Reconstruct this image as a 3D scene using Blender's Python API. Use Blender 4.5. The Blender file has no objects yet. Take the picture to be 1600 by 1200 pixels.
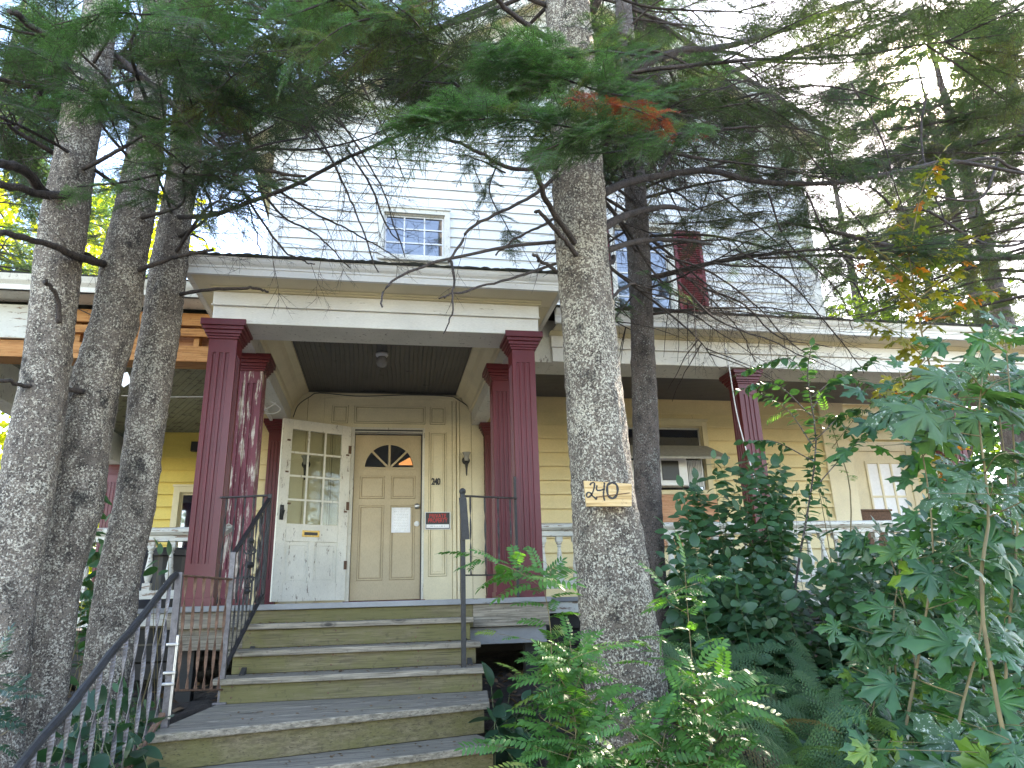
import bpy, math, random
import numpy as np
from mathutils import Vector, Matrix
random.seed(7); rng=np.random.default_rng(7)
sc=bpy.context.scene; C=sc.collection
rad=math.radians
# ------------------------------------------------------------------ camera
PITCH,ROLL,YAW,FPX=rad(17.4),rad(-1.7),rad(10.6),1095.0
_f=np.array([math.sin(YAW)*math.cos(PITCH),math.cos(YAW)*math.cos(PITCH),math.sin(PITCH)])
_r=np.array([math.cos(YAW),-math.sin(YAW),0.]); _u=np.cross(_r,_f)
CR=_r*math.cos(ROLL)+_u*math.sin(ROLL); CU=-_r*math.sin(ROLL)+_u*math.cos(ROLL)
cam=bpy.data.cameras.new('camera'); co=bpy.data.objects.new('camera',cam); C.objects.link(co)
m=Matrix.Identity(4)
for i in range(3): m[i][0]=CR[i]; m[i][1]=CU[i]; m[i][2]=-_f[i]
co.matrix_world=m; cam.sensor_width=36; cam.lens=36*FPX/1600; cam.clip_start=.05; cam.clip_end=2000
sc.camera=co
def at(px,py,Y):      # survey helper: where the sight line of a photo point meets the vertical plane y=Y
    d=CR*((px-800)/FPX)-CU*((py-600)/FPX)+_f
    return d*(Y/d[1])
def pix(P):
    P=np.asarray(P,float); a=P@CR; b=P@CU; c=P@_f
    return 800+FPX*a/c, 600-FPX*b/c, c
# ------------------------------------------------------------------ world, sun
SUN_AZ,SUN_EL=rad(46.75),rad(34.1)
w=bpy.data.worlds.new('World'); sc.world=w; w.use_nodes=True
nt=w.node_tree; nt.nodes.clear()
out=nt.nodes.new('ShaderNodeOutputWorld'); bg=nt.nodes.new('ShaderNodeBackground')
sky=nt.nodes.new('ShaderNodeTexSky'); sky.sky_type='NISHITA'; sky.sun_disc=False
sky.sun_elevation=SUN_EL; sky.sun_rotation=SUN_AZ; sky.air_density=1.0; sky.dust_density=0.5; sky.ozone_density=1.0
bg.inputs['Strength'].default_value=0.15
nt.links.new(sky.outputs[0],bg.inputs[0])
# the sun's disc and bright aureole in the sky itself
geo=nt.nodes.new('ShaderNodeTexCoord'); dot=nt.nodes.new('ShaderNodeVectorMath'); dot.operation='DOT_PRODUCT'
sd=(math.sin(SUN_AZ)*math.cos(SUN_EL),math.cos(SUN_AZ)*math.cos(SUN_EL),math.sin(SUN_EL))
dot.inputs[1].default_value=sd; nt.links.new(geo.outputs['Generated'],dot.inputs[0])
mx=nt.nodes.new('ShaderNodeMath'); mx.operation='MAXIMUM'; mx.inputs[1].default_value=0; nt.links.new(dot.outputs['Value'],mx.inputs[0])
p1=nt.nodes.new('ShaderNodeMath'); p1.operation='POWER'; p1.inputs[1].default_value=2600; nt.links.new(mx.outputs[0],p1.inputs[0])
m1=nt.nodes.new('ShaderNodeMath'); m1.operation='MULTIPLY'; m1.inputs[1].default_value=120; nt.links.new(p1.outputs[0],m1.inputs[0])
bg2=nt.nodes.new('ShaderNodeBackground'); bg2.inputs['Color'].default_value=(1,.86,.7,1); nt.links.new(m1.outputs[0],bg2.inputs['Strength'])
ad=nt.nodes.new('ShaderNodeAddShader'); nt.links.new(bg.outputs[0],ad.inputs[0]); nt.links.new(bg2.outputs[0],ad.inputs[1])
nt.links.new(ad.outputs[0],out.inputs[0])
sl=bpy.data.lights.new('sun','SUN'); sl.energy=4.2; sl.angle=rad(.5); sl.color=(1,.93,.82)
so=bpy.data.objects.new('sun',sl); C.objects.link(so)
so.rotation_euler=Vector(sd).to_track_quat('Z','Y').to_euler()
sc.view_settings.view_transform='Standard'; sc.view_settings.look='None'; sc.view_settings.gamma=1
sc.view_settings.exposure=3.12; sc.view_settings.use_white_balance=True; sc.view_settings.white_balance_temperature=7250; sc.view_settings.white_balance_tint=16
sc.cycles.max_bounces=7; sc.cycles.diffuse_bounces=4; sc.cycles.transmission_bounces=4; sc.cycles.transparent_max_bounces=6
sc.cycles.use_denoising=True
# ------------------------------------------------------------------ materials
def newmat(name):
    m=bpy.data.materials.new(name); m.use_nodes=True; n=m.node_tree; n.nodes.clear()
    o=n.nodes.new('ShaderNodeOutputMaterial'); b=n.nodes.new('ShaderNodeBsdfPrincipled'); n.links.new(b.outputs[0],o.inputs[0])
    return m,n,b,o
def noise(n,scale,detail=4,vec=None,stretch=None,rough=.6,dist=0):
    t=n.nodes.new('ShaderNodeTexNoise'); t.inputs['Scale'].default_value=scale; t.inputs['Detail'].default_value=detail
    t.inputs['Roughness'].default_value=rough; t.inputs['Distortion'].default_value=dist
    tc=n.nodes.new('ShaderNodeTexCoord'); src=tc.outputs['Object']
    if stretch:
        mp=n.nodes.new('ShaderNodeMapping'); mp.inputs['Scale'].default_value=stretch; n.links.new(src,mp.inputs[0]); src=mp.outputs[0]
    n.links.new(src,t.inputs['Vector']); return t.outputs['Fac']
def ramp(n,fac,stops):
    r=n.nodes.new('ShaderNodeValToRGB'); e=r.color_ramp.elements
    while len(e)<len(stops): e.new(.5)
    for k,(p,c) in enumerate(stops):
        e[k].position=p; e[k].color=(c if isinstance(c,tuple) else (c,c,c))+(1,)
    n.links.new(fac,r.inputs[0]); return r.outputs[0]
def mix(n,fac,a,b,mode='MIX'):
    x=n.nodes.new('ShaderNodeMix'); x.data_type='RGBA'; x.blend_type=mode
    if hasattr(fac,'node'): n.links.new(fac,x.inputs[0])
    else: x.inputs[0].default_value=fac
    for s,i in ((a,6),(b,7)):
        if hasattr(s,'node'): n.links.new(s,x.inputs[i])
        else: x.inputs[i].default_value=tuple(s)+(1,)
    return x.outputs[2]
def bump(n,b,h,strength=.3,dist=.01):
    x=n.nodes.new('ShaderNodeBump'); x.inputs['Strength'].default_value=strength; x.inputs['Distance'].default_value=dist
    n.links.new(h,x.inputs['Height']); n.links.new(x.outputs[0],b.inputs['Normal'])
def paint(name,base,under,amt=.66,stretch=(1,6,6),rough=.55,sc_=6,dirt=.25,under2=None,bs=.35):
    m,n,b,o=newmat(name)
    f=noise(n,sc_,8,stretch=stretch,rough=.72)
    mask=ramp(n,f,[(amt,0.),(min(amt+.03,1),1.)])
    var=ramp(n,noise(n,2.3,5),[(.3,tuple(c*(1-dirt) for c in base)),(.7,base)])
    fine=ramp(n,noise(n,45,6,stretch=stretch),[(.3,.86),(.6,1.)])
    col=mix(n,1.,var,fine,'MULTIPLY')
    ucol=ramp(n,noise(n,18,3),[(.35,under),(.65,under2 or under)])
    col=mix(n,mask,col,ucol); n.links.new(col,b.inputs['Base Color']); b.inputs['Roughness'].default_value=rough
    inv=ramp(n,f,[(amt-.01,1.),(min(amt+.04,1),0.)])
    h=mix(n,.35,inv,noise(n,60,5,stretch=stretch)); bump(n,b,h,bs,.006)
    return m
def plain(name,col,rough=.6,metal=0,ns=20,var=.2,bs=.15,stretch=None,emit=None):
    m,n,b,o=newmat(name)
    c=ramp(n,noise(n,ns,5,stretch=stretch),[(.3,tuple(x*(1-var) for x in col)),(.7,tuple(min(1,x*(1+var*.5)) for x in col))])
    n.links.new(c,b.inputs['Base Color']); b.inputs['Roughness'].default_value=rough; b.inputs['Metallic'].default_value=metal
    if bs: bump(n,b,noise(n,ns*3,5,stretch=stretch),bs,.004)
    if emit: b.inputs['Emission Color'].default_value=emit[0]+(1,); b.inputs['Emission Strength'].default_value=emit[1]
    return m
def wood(name,c1,c2,algae=None,axis=0,rough=.8,am=.5):
    m,n,b,o=newmat(name)
    st=[22,22,22]; st[axis]=1.1
    g=noise(n,3.2,8,stretch=tuple(st),rough=.7,dist=.4)
    col=ramp(n,g,[(.28,tuple(x*.45 for x in c1)),(.45,c1),(.68,c2)])
    st2=[70,70,70]; st2[axis]=1.5
    crack=ramp(n,noise(n,2.4,3,stretch=tuple(st2)),[(.30,.25),(.40,1.)])
    col=mix(n,1.,col,crack,'MULTIPLY')
    # knots
    v=n.nodes.new('ShaderNodeTexVoronoi'); v.inputs['Scale'].default_value=2.1
    tc=n.nodes.new('ShaderNodeTexCoord'); mp=n.nodes.new('ShaderNodeMapping'); s3=[1.6,1.6,1.6]; s3[axis]=.75; mp.inputs['Scale'].default_value=s3
    n.links.new(tc.outputs['Object'],mp.inputs[0]); n.links.new(mp.outputs[0],v.inputs['Vector'])
    kn=ramp(n,v.outputs['Distance'],[(.035,.25),(.06,.8),(.075,.55),(.10,1.)])
    col=mix(n,1.,col,kn,'MULTIPLY')
    if algae:
        a=ramp(n,noise(n,1.7,7,stretch=(1,1,1.8),rough=.7),[(am-.08,0.),(am+.12,1.)])
        af=n.nodes.new('ShaderNodeMath'); af.operation='MULTIPLY'; af.inputs[1].default_value=.75; n.links.new(a,af.inputs[0])
        col=mix(n,af.outputs[0],col,mix(n,1.,algae,crack,'MULTIPLY'))
    sp=ramp(n,noise(n,30,4),[(.25,.55),(.42,1.)]); col=mix(n,1.,col,sp,'MULTIPLY')
    n.links.new(col,b.inputs['Base Color']); b.inputs['Roughness'].default_value=rough
    bump(n,b,g,.5,.005); return m
def barkmat(name,base,dark,lich,dens=.5,scale=55):
    m,n,b,o=newmat(name)
    f1=noise(n,scale*1.5,3,rough=.65); f2=noise(n,4.0,6,rough=.7); f3=noise(n,13,6,stretch=(1,1,.6),rough=.7); f5=noise(n,scale*.55,3)
    s=n.nodes.new('ShaderNodeMath'); s.operation='MULTIPLY_ADD'; s.inputs[1].default_value=.42; n.links.new(f2,s.inputs[0]); n.links.new(f1,s.inputs[2])
    s2=n.nodes.new('ShaderNodeMath'); s2.operation='MULTIPLY_ADD'; s2.inputs[1].default_value=.35; n.links.new(f5,s2.inputs[0]); n.links.new(s.outputs[0],s2.inputs[2])
    msk=ramp(n,s2.outputs[0],[(.425+dens,0.),(.455+dens,1.)])
    c=ramp(n,f3,[(.32,dark),(.5,base),(.70,tuple(x*1.3 for x in base))])
    lc=ramp(n,noise(n,scale*2.5,2),[(.38,tuple(x*.5 for x in lich)),(.58,lich)])
    c=mix(n,msk,c,lc)
    dk=ramp(n,noise(n,5.5,6,stretch=(1,1,.7),rough=.7),[(.33,.22),(.40,.8),(.5,1.)]); c=mix(n,1.,c,dk,'MULTIPLY')
    dk2=ramp(n,noise(n,scale*1.9,3),[(.38,.22),(.47,1.)]); c=mix(n,1.,c,dk2,'MULTIPLY')
    n.links.new(c,b.inputs['Base Color']); b.inputs['Roughness'].default_value=.9
    h=mix(n,.5,f1,f3); bump(n,b,h,1.,.022); return m
def leafmat(name,cA,cB,tr=.45,rough=.45,spec=.5,cC=None,tint=1.0,spot=None):
    m,n,b,o=newmat(name)
    at_=n.nodes.new('ShaderNodeAttribute'); at_.attribute_name='rnd'
    st=[(0.,cA),(.55,cB)]
    if cC: st+= [(.9,cB),(.93,cC)]
    c=ramp(n,at_.outputs['Fac'],st)
    v=ramp(n,noise(n,14,3),[(.3,.75),(.7,1.1)]); c=mix(n,1.,c,v,'MULTIPLY')
    if spot:
        sp=ramp(n,noise(n,60,4,rough=.8),[(.56,0.),(.62,1.)]); big=ramp(n,at_.outputs['Fac'],[(.0,1.),(.45,1.),(.5,0.),(1.,0.)])
        mm=n.nodes.new('ShaderNodeMath'); mm.operation='MULTIPLY'; n.links.new(sp,mm.inputs[0]); n.links.new(big,mm.inputs[1]); c=mix(n,mm.outputs[0],c,spot)
    n.links.new(c,b.inputs['Base Color']); b.inputs['Roughness'].default_value=rough; b.inputs['Specular IOR Level'].default_value=spec
    t=n.nodes.new('ShaderNodeBsdfTranslucent'); tc=mix(n,1.,c,(1.9*tint,2.0*tint,.7*tint),'MULTIPLY'); n.links.new(tc,t.inputs[0])
    x=n.nodes.new('ShaderNodeMixShader'); x.inputs[0].default_value=tr; n.links.new(b.outputs[0],x.inputs[1]); n.links.new(t.outputs[0],x.inputs[2]); n.links.new(x.outputs[0],o.inputs[0])
    return m
M={}
GREYU=(.20,.17,.14)
M['white']=paint('white_paint',(.80,.78,.73),(.30,.26,.21),.655,dirt=.16)
M['white_worn']=paint('worn_white_paint',(.74,.71,.62),(.24,.20,.16),.60,stretch=(3,3,1),sc_=9,dirt=.2)
M['white_peel']=paint('peeling_white_paint',(.66,.64,.56),(.24,.17,.12),.56,sc_=5,dirt=.2)
M['cream']=paint('cream_paint',(.78,.68,.46),(.42,.36,.25),.73,stretch=(3,3,1),dirt=.18,sc_=5)
M['cream_trim']=paint('cream_trim_paint',(.66,.57,.36),(.3,.25,.18),.72,dirt=.15)
M['upper']=paint('white_siding',(.78,.78,.76),(.5,.49,.45),.80,stretch=(.6,4,4),dirt=.08,bs=.1)
M['yellow']=paint('yellow_siding',(.79,.66,.37),(.50,.38,.16),.74,stretch=(1,3,3),dirt=.16,bs=.12)
M['yellow_foliage_lit']=paint('foliage_lit_yellow_siding',(.74,.57,.14),(.5,.38,.1),.76,stretch=(1,3,3),dirt=.16,bs=.12)  # same yellow paint, yellow light from the foliage put into the colour
M['burg']=paint('burgundy_paint',(.125,.012,.018),(.085,.012,.014),.70,stretch=(5,5,.7),rough=.42,dirt=.25,bs=.15)
M['burg_peel']=paint('peeling_burgundy_paint',(.14,.016,.03),(.50,.44,.36),.535,stretch=(5,5,.55),rough=.5,dirt=.25,sc_=5,under2=(.25,.17,.14),bs=.5)
M['burg_shut']=paint('shutter_paint',(.20,.025,.03),(.12,.03,.03),.7,rough=.5)
M['ceil']=paint('grey_ceiling_paint',(.125,.115,.105),(.03,.026,.022),.63,stretch=(2,2,2),dirt=.25,sc_=3)
M['ceil_l']=paint('peeling_green_ceiling',(.20,.20,.14),(.06,.05,.035),.55,stretch=(2,2,2),dirt=.3,sc_=3)
M['floor']=paint('grey_floor_paint',(.26,.26,.26),(.13,.12,.10),.62,dirt=.3)
M['step']=wood('mossy_step_wood',(.115,.088,.05),(.225,.18,.105),(.11,.10,.026),am=.44)
M['tread']=wood('grey_tread_wood',(.16,.135,.10),(.36,.31,.235),(.17,.15,.07),am=.62)
M['lumber']=wood('new_lumber',(.40,.17,.05),(.56,.29,.11))
M['ply']=wood('plywood',(.46,.22,.12),(.60,.36,.22))
M['signwood']=wood('sign_plywood',(.50,.32,.13),(.66,.50,.28))
M['dark']=plain('dark_boards',(.03,.028,.025),.85,stretch=(1,8,8))
M['roofing']=plain('mossy_roofing',(.035,.035,.025),.95,ns=25,var=.5,bs=.8)
M['moss']=plain('moss',(.035,.045,.012),.95,ns=60,var=.5,bs=.8)
M['iron']=plain('black_iron',(.028,.027,.027),.5,.3,ns=50,var=.4,bs=.4)
M['iron_grey']=plain('weathered_iron',(.13,.12,.125),.45,.6,ns=40,var=.4,bs=.3)
M['rust']=plain('rusty_iron',(.14,.075,.045),.8,.1,ns=40,var=.5,bs=.5)
M['door']=paint('beige_door_paint',(.54,.43,.27),(.38,.30,.19),.76,stretch=(3,3,1),dirt=.16,rough=.5,bs=.1)
M['brass']=plain('brass',(.45,.30,.10),.35,.9,var=.3)
M['steel']=plain('steel',(.5,.5,.5),.35,.9,var=.15)
M['paper']=plain('paper',(.78,.78,.80),.4,var=.08)
M['black']=plain('black_plastic',(.012,.012,.012),.4)
M['red']=plain('red_ink',(.55,.02,.02),.5)
M['ink']=plain('black_ink',(.02,.018,.016),.6)
M['white_pl']=plain('white_plastic',(.7,.7,.7),.35,var=.08)
M['awning']=plain('grey_panel',(.36,.34,.30),.6)
M['alu']=plain('aluminium',(.5,.5,.5),.4,.5)
M['gasket']=plain('gasket',(.05,.05,.05),.5)
M['lampglass']=plain('lamp_glass',(.30,.29,.26),.15)
M['curtain']=plain('curtain',(.16,.15,.13),.9)
M['glow']=plain('lamp_glow',(.30,.16,.06),.4,emit=((1.,.40,.12),.09))
M['bin']=plain('dark_bin_plastic',(.03,.035,.05),.4)
m,n,b,o=newmat('window_glass'); b.inputs['Base Color'].default_value=(.004,.008,.02,1); b.inputs['Roughness'].default_value=.03; b.inputs['IOR'].default_value=2.7
bump(n,b,noise(n,3,2),.05,.01); M['glass']=m
m,n,b,o=newmat('clear_glass'); t=n.nodes.new('ShaderNodeBsdfTransparent'); t.inputs[0].default_value=(.82,.84,.80,1)
g=n.nodes.new('ShaderNodeBsdfGlossy'); g.inputs['Roughness'].default_value=.03; x=n.nodes.new('ShaderNodeMixShader')
fr=n.nodes.new('ShaderNodeFresnel'); fr.inputs[0].default_value=1.5; n.links.new(fr.outputs[0],x.inputs[0]); n.links.new(t.outputs[0],x.inputs[1]); n.links.new(g.outputs[0],x.inputs[2]); n.links.new(x.outputs[0],o.inputs[0]); M['clear']=m
M['bark']=barkmat('lichen_bark',(.15,.122,.098),(.048,.038,.031),(.54,.49,.40),.50)
M['bark_d']=barkmat('lichen_bark_pale',(.130,.104,.080),(.044,.033,.027),(.51,.465,.365),.475)
M['bark_b']=barkmat('dark_bark',(.095,.075,.065),(.035,.028,.024),(.25,.24,.21),.56)
M['limb']=barkmat('limb_bark',(.060,.045,.038),(.02,.015,.013),(.22,.22,.19),.60,70)
M['twig']=plain('dead_twig',(.060,.046,.038),.9,ns=8,var=.5,bs=0)
M['stem']=plain('plant_stem',(.16,.12,.05),.7,ns=12,var=.4)
M['stem_g']=plain('green_stem',(.10,.13,.05),.6,ns=12,var=.3)
M['fir']=leafmat('fir_needles',(.055,.15,.060),(.10,.235,.09),.42,.5,.4,(.14,.20,.05))
M['fir_dark']=leafmat('dark_fir_needles',(.028,.070,.034),(.055,.115,.052),.42,.5,.35)
M['fir_olive']=leafmat('olive_fir_needles',(.040,.070,.034),(.075,.11,.055),.55,.5,.35,(.12,.12,.04))
M['fir_red']=leafmat('dead_red_needles',(.30,.045,.02),(.48,.09,.04),.35,.7,.2)
M['oval']=leafmat('oval_leaves',(.026,.080,.032),(.046,.118,.048),.28,.42,.5)
M['ash']=leafmat('compound_leaves',(.040,.125,.028),(.070,.18,.040),.38,.45,.45,(.14,.20,.04))
M['maple']=leafmat('maple_leaves',(.026,.085,.032),(.048,.135,.045),.36,.38,.6,(.12,.21,.025))
M['maple_y']=leafmat('autumn_maple_leaves',(.07,.11,.022),(.22,.19,.028),.45,.45,.45,(.42,.14,.03))
M['maple_w']=leafmat('spotted_maple_leaves',(.05,.10,.05),(.07,.14,.06),.35,.5,.4,None,1.,(.40,.44,.40))  # some leaves carry fine pale grey green spots
M['fern']=leafmat('fern_fronds',(.055,.12,.055),(.095,.175,.075),.35,.5,.35,(.20,.15,.09))
M['hosta']=leafmat('dark_broad_leaves',(.012,.04,.022),(.022,.062,.03),.22,.35,.5)
M['yel']=leafmat('sunlit_yellow_leaves',(.20,.26,.02),(.34,.36,.03),.5,.6,.2)
M['grn']=leafmat('far_leaves',(.06,.10,.02),(.11,.16,.03),.45,.6,.2)
m,n,b,o=newmat('soil')
c=ramp(n,noise(n,6,8,rough=.75),[(.3,(.022,.016,.012)),(.5,(.06,.045,.035)),(.7,(.12,.095,.075))])
n.links.new(c,b.inputs['Base Color']); b.inputs['Roughness'].default_value=.95; bump(n,b,noise(n,22,7,rough=.8),1.,.04); M['soil']=m
# ------------------------------------------------------------------ mesh helpers
class MB:
    def __init__(s): s.v=[];s.f=[];s.n=0;s.r=[]
    def add(s,v,f,r=None):
        v=np.asarray(v,float).reshape(-1,3); s.v.append(v)
        for q in f: s.f.append(tuple(i+s.n for i in q))
        s.n+=len(v)
    def box(s,x0,x1,y0,y1,z0,z1,M=None):
        v=np.array([(x,y,z) for x in(x0,x1) for y in(y0,y1) for z in(z0,z1)],float)
        if M is not None: v=v@np.array(M.to_3x3()).T+np.array(M.translation)
        s.add(v,[(0,1,3,2),(4,6,7,5),(0,4,5,1),(2,3,7,6),(0,2,6,4),(1,5,7,3)]); return s
    def beam(s,a,b,w,h,up=(0,0,1)):     # rectangular bar from a to b
        a=Vector(a);b=Vector(b);d=(b-a);L=d.length;d.normalize();u=Vector(up);sd=d.cross(u)
        if sd.length<1e-4: sd=d.cross(Vector((0,1,0)))
        sd.normalize();u=sd.cross(d)
        vs=[]
        for p in (a,b):
            for i,j in((-1,-1),(1,-1),(1,1),(-1,1)): vs.append(p+sd*i*w/2+u*j*h/2)
        s.add([tuple(q) for q in vs],[(0,1,2,3),(7,6,5,4),(0,4,5,1),(1,5,6,2),(2,6,7,3),(3,7,4,0)]); return s
    def tube(s,pts,rr,k=8,cap=True,jit=0,seed=0):
        pts=[np.asarray(p,float) for p in pts]; n=len(pts)
        if not hasattr(rr,'__len__'): rr=[rr]*n
        ref=np.array([0.13,.21,.97]); V=[]; rg=np.random.default_rng(seed)
        for i,p in enumerate(pts):
            t=pts[min(i+1,n-1)]-pts[max(i-1,0)]; t=t/(np.linalg.norm(t)+1e-9)
            if abs(t@ref)>.95: ref=np.array([.9,.3,.1])
            a=np.cross(t,ref); a/=np.linalg.norm(a); b=np.cross(t,a)
            th=np.arange(k)*2*math.pi/k
            r=rr[i]*(1+jit*rg.uniform(-1,1,k))
            V.append(p+np.outer(np.cos(th)*r,a)+np.outer(np.sin(th)*r,b))
        F=[]
        for i in range(n-1):
            for j in range(k):
                j2=(j+1)%k; F.append((i*k+j,i*k+j2,(i+1)*k+j2,(i+1)*k+j))
        if cap: F.append(tuple(range(k))[::-1]); F.append(tuple((n-1)*k+j for j in range(k)))
        s.add(np.vstack(V),F); return s
    def lathe(s,prof,c,k=16,axis='z'):
        V=[];c=np.asarray(c,float)
        for r,h in prof:
            for j in range(k):
                a=2*math.pi*j/k
                if axis=='z': V.append(c+(r*math.cos(a),r*math.sin(a),h))
                else: V.append(c+(r*math.cos(a),h,r*math.sin(a)))
        F=[(i*k+j,i*k+(j+1)%k,(i+1)*k+(j+1)%k,(i+1)*k+j) for i in range(len(prof)-1) for j in range(k)]
        F.append(tuple(range(k))[::-1]);F.append(tuple((len(prof)-1)*k+j for j in range(k)))
        s.add(V,F); return s
    def prism(s,poly,y0,y1):            # polygon in xz extruded along y
        n=len(poly); V=[(x,y0,z) for x,z in poly]+[(x,y1,z) for x,z in poly]
        s.add(V,[tuple(range(n)),tuple(range(n,2*n))[::-1]]+[(i,(i+1)%n+0,(i+1)%n+n,i+n)[::-1] for i in range(n)]); return s
    def extx(s,prof,x0,x1):             # closed yz profile extruded along x
        n=len(prof); V=[(x0,y,z) for y,z in prof]+[(x1,y,z) for y,z in prof]
        s.add(V,[tuple(range(n)),tuple(range(n,2*n))[::-1]]+[(i,i+n,(i+1)%n+n,(i+1)%n) for i in range(n)]); return s
    def build(s,name,mat,parent=None,bev=0,smooth=False,rnd=None):
        me=bpy.data.meshes.new(name); me.from_pydata([tuple(v) for v in np.vstack(s.v)],[],s.f); me.update()
        import bmesh
        bm=bmesh.new(); bm.from_mesh(me); bmesh.ops.recalc_face_normals(bm,faces=bm.faces); bm.to_mesh(me); bm.free()
        ob=bpy.data.objects.new(name,me); C.objects.link(ob)
        me.materials.append(M[mat] if isinstance(mat,str) else mat)
        if smooth:
            me.polygons.foreach_set('use_smooth',[True]*len(me.polygons))
        if bev:
            bv=ob.modifiers.new('bevel','BEVEL'); bv.width=bev; bv.segments=2; bv.limit_method='ANGLE'; bv.angle_limit=rad(40)
        if parent is not None:
            ob.parent=parent
            ob.matrix_parent_inverse=Matrix.Translation(-Vector(parent.location)) if parent.parent is None else Matrix.Identity(4)
        return ob
def fastmesh(name,V,F,mat,parent=None,rnd=None,smooth=False):   # triangles in numpy arrays
    V=np.asarray(V,np.float32); F=np.asarray(F,np.int32)
    me=bpy.data.meshes.new(name); me.vertices.add(len(V)); me.vertices.foreach_set('co',V.ravel())
    me.loops.add(F.size); me.loops.foreach_set('vertex_index',F.ravel())
    me.polygons.add(len(F)); me.polygons.foreach_set('loop_start',np.arange(0,F.size,3,dtype=np.int32))
    me.update(calc_edges=True)
    if rnd is not None:
        a=me.attributes.new('rnd','FLOAT','POINT'); a.data.foreach_set('value',np.asarray(rnd,np.float32))
    if smooth: me.polygons.foreach_set('use_smooth',[True]*len(F))
    me.materials.append(M[mat]); ob=bpy.data.objects.new(name,me); C.objects.link(ob)
    if parent is not None:
        ob.parent=parent
        if parent.parent is None: ob.matrix_parent_inverse=Matrix.Translation(-Vector(parent.location))
    return ob
def tag(o,label=None,cat=None,group=None,kind=None):
    if label: o['label']=label
    if cat: o['category']=cat
    if group: o['group']=group
    if kind: o['kind']=kind
    return o
def thing(name,label,cat,loc=(0,0,0),group=None):
    o=bpy.data.objects.new(name,None); C.objects.link(o); o.location=loc; o.empty_display_size=.1
    return tag(o,label,cat,group)
def inst(tmpl,mats,rnds=None,scales=None):
    """repeat one triangle template (V,F) under many 3x4 transforms"""
    V,F=tmpl; mats=np.asarray(mats); n=len(mats)
    out=np.einsum('nij,vj->nvi',mats[:,:,:3],V)+mats[:,None,:,3]
    FF=F[None]+(np.arange(n)*len(V))[:,None,None]
    r=np.repeat(rng.random(n) if rnds is None else rnds,len(V))
    return out.reshape(-1,3),FF.reshape(-1,3),r
def frame(p,d,up,s=1.0):     # 3x4 matrix: local x -> d, local z -> up-ish
    d=np.asarray(d,float); d=d/(np.linalg.norm(d)+1e-9); up=np.asarray(up,float)
    y=np.cross(up,d); ny=np.linalg.norm(y)
    if ny<1e-3: y=np.cross([0.3,.9,.1],d); ny=np.linalg.norm(y)
    y/=ny; z=np.cross(d,y); o=np.empty((3,4)); o[:,0]=d*s;o[:,1]=y*s;o[:,2]=z*s;o[:,3]=p; return o
class Acc:
    def __init__(s): s.V=[];s.F=[];s.R=[];s.n=0
    def add(s,t,mats,rnds=None):
        if len(mats)==0: return
        V,F,r=inst(t,mats,rnds); s.V.append(V); s.F.append(F+s.n); s.R.append(r); s.n+=len(V)
    def build(s,name,mat,parent=None,smooth=False):
        if not s.V: return None
        return fastmesh(name,np.vstack(s.V),np.vstack(s.F),mat,parent,np.concatenate(s.R),smooth)
def spline(pts,n):
    P=np.asarray(pts,float); 
    if len(P)<3: return np.array([P[0]+(P[-1]-P[0])*t for t in np.linspace(0,1,n)])
    P=np.vstack([2*P[0]-P[1],P,2*P[-1]-P[-2]]); m=len(P)-3; o=[]
    for t in np.linspace(0,m-1e-6,n):
        i=int(t); u=t-i; a,b,c,d=P[i:i+4]
        o.append(.5*((2*b)+(-a+c)*u+(2*a-5*b+4*c-d)*u*u+(-a+3*b-3*c+d)*u**3))
    return np.array(o)
# ------------------------------------------------------------------ ground
def ground_z(x,y):
    t=np.interp(y,[-30,0,3.5,5.6,9,60],[-2.0,-1.62,-1.0,-.60,-.55,-.6])
    t=t-np.clip(-x-1.1,0,3)*.10*np.clip((6-y)/3,0,1)+np.clip(x-2.5,0,3)*.03
    return t
def make_ground():
    xs=np.concatenate([np.linspace(-150,-9,16),np.linspace(-8.5,12,110),np.linspace(12.6,150,16)]); ys=np.concatenate([np.linspace(-80,-3,12),np.linspace(-2.5,10,110),np.linspace(10.6,200,18)])
    X,Y=np.meshgrid(xs,ys); Z=ground_z(X,Y)+.03*np.sin(X*5.1+Y*2)*np.sin(Y*4.3)+rng.normal(0,.012,X.shape)
    V=np.stack([X,Y,Z],-1).reshape(-1,3); nx=len(xs); i=np.arange(len(ys)-1)[:,None]*nx+np.arange(nx-1)[None]; i=i.ravel()
    F=np.vstack([np.stack([i,i+1,i+nx+1],1),np.stack([i,i+nx+1,i+nx],1)])
    tag(fastmesh('ground',V,F,'soil',smooth=True),kind='structure')
make_ground()
def sheet(name,x0,x1,y0,y1,z,mat): q=MB(); q.add([(x0,y0,z),(x1,y0,z),(x1,y1,z),(x0,y1,z)],[(0,1,2,3)]); return tag(q.build(name,mat),kind='structure')
M['concrete']=plain('concrete',(.42,.39,.34),.9,ns=3); M['asphalt']=plain('asphalt',(.12,.12,.12),.9,ns=40); M['unseen_lawn']=plain('unseen_lawn',(.09,.12,.04),.95,ns=9,var=.5)  # unseen street ground behind the camera, added to bounce sunlight onto the house
q=MB(); q.box(-60,60,-3.6,-1.8,-2.0,-1.58); tag(q.build('unseen_sidewalk','concrete'),kind='structure')
q=MB(); q.box(-60,60,-5.0,-4.8,-2.0,-1.62); tag(q.build('unseen_kerb','concrete'),kind='structure')
sheet('unseen_road',-60,60,-13,-5.0,-1.66,'asphalt'); sheet('unseen_lawn',-60,60,-60,-13,-1.60,'unseen_lawn')
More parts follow.
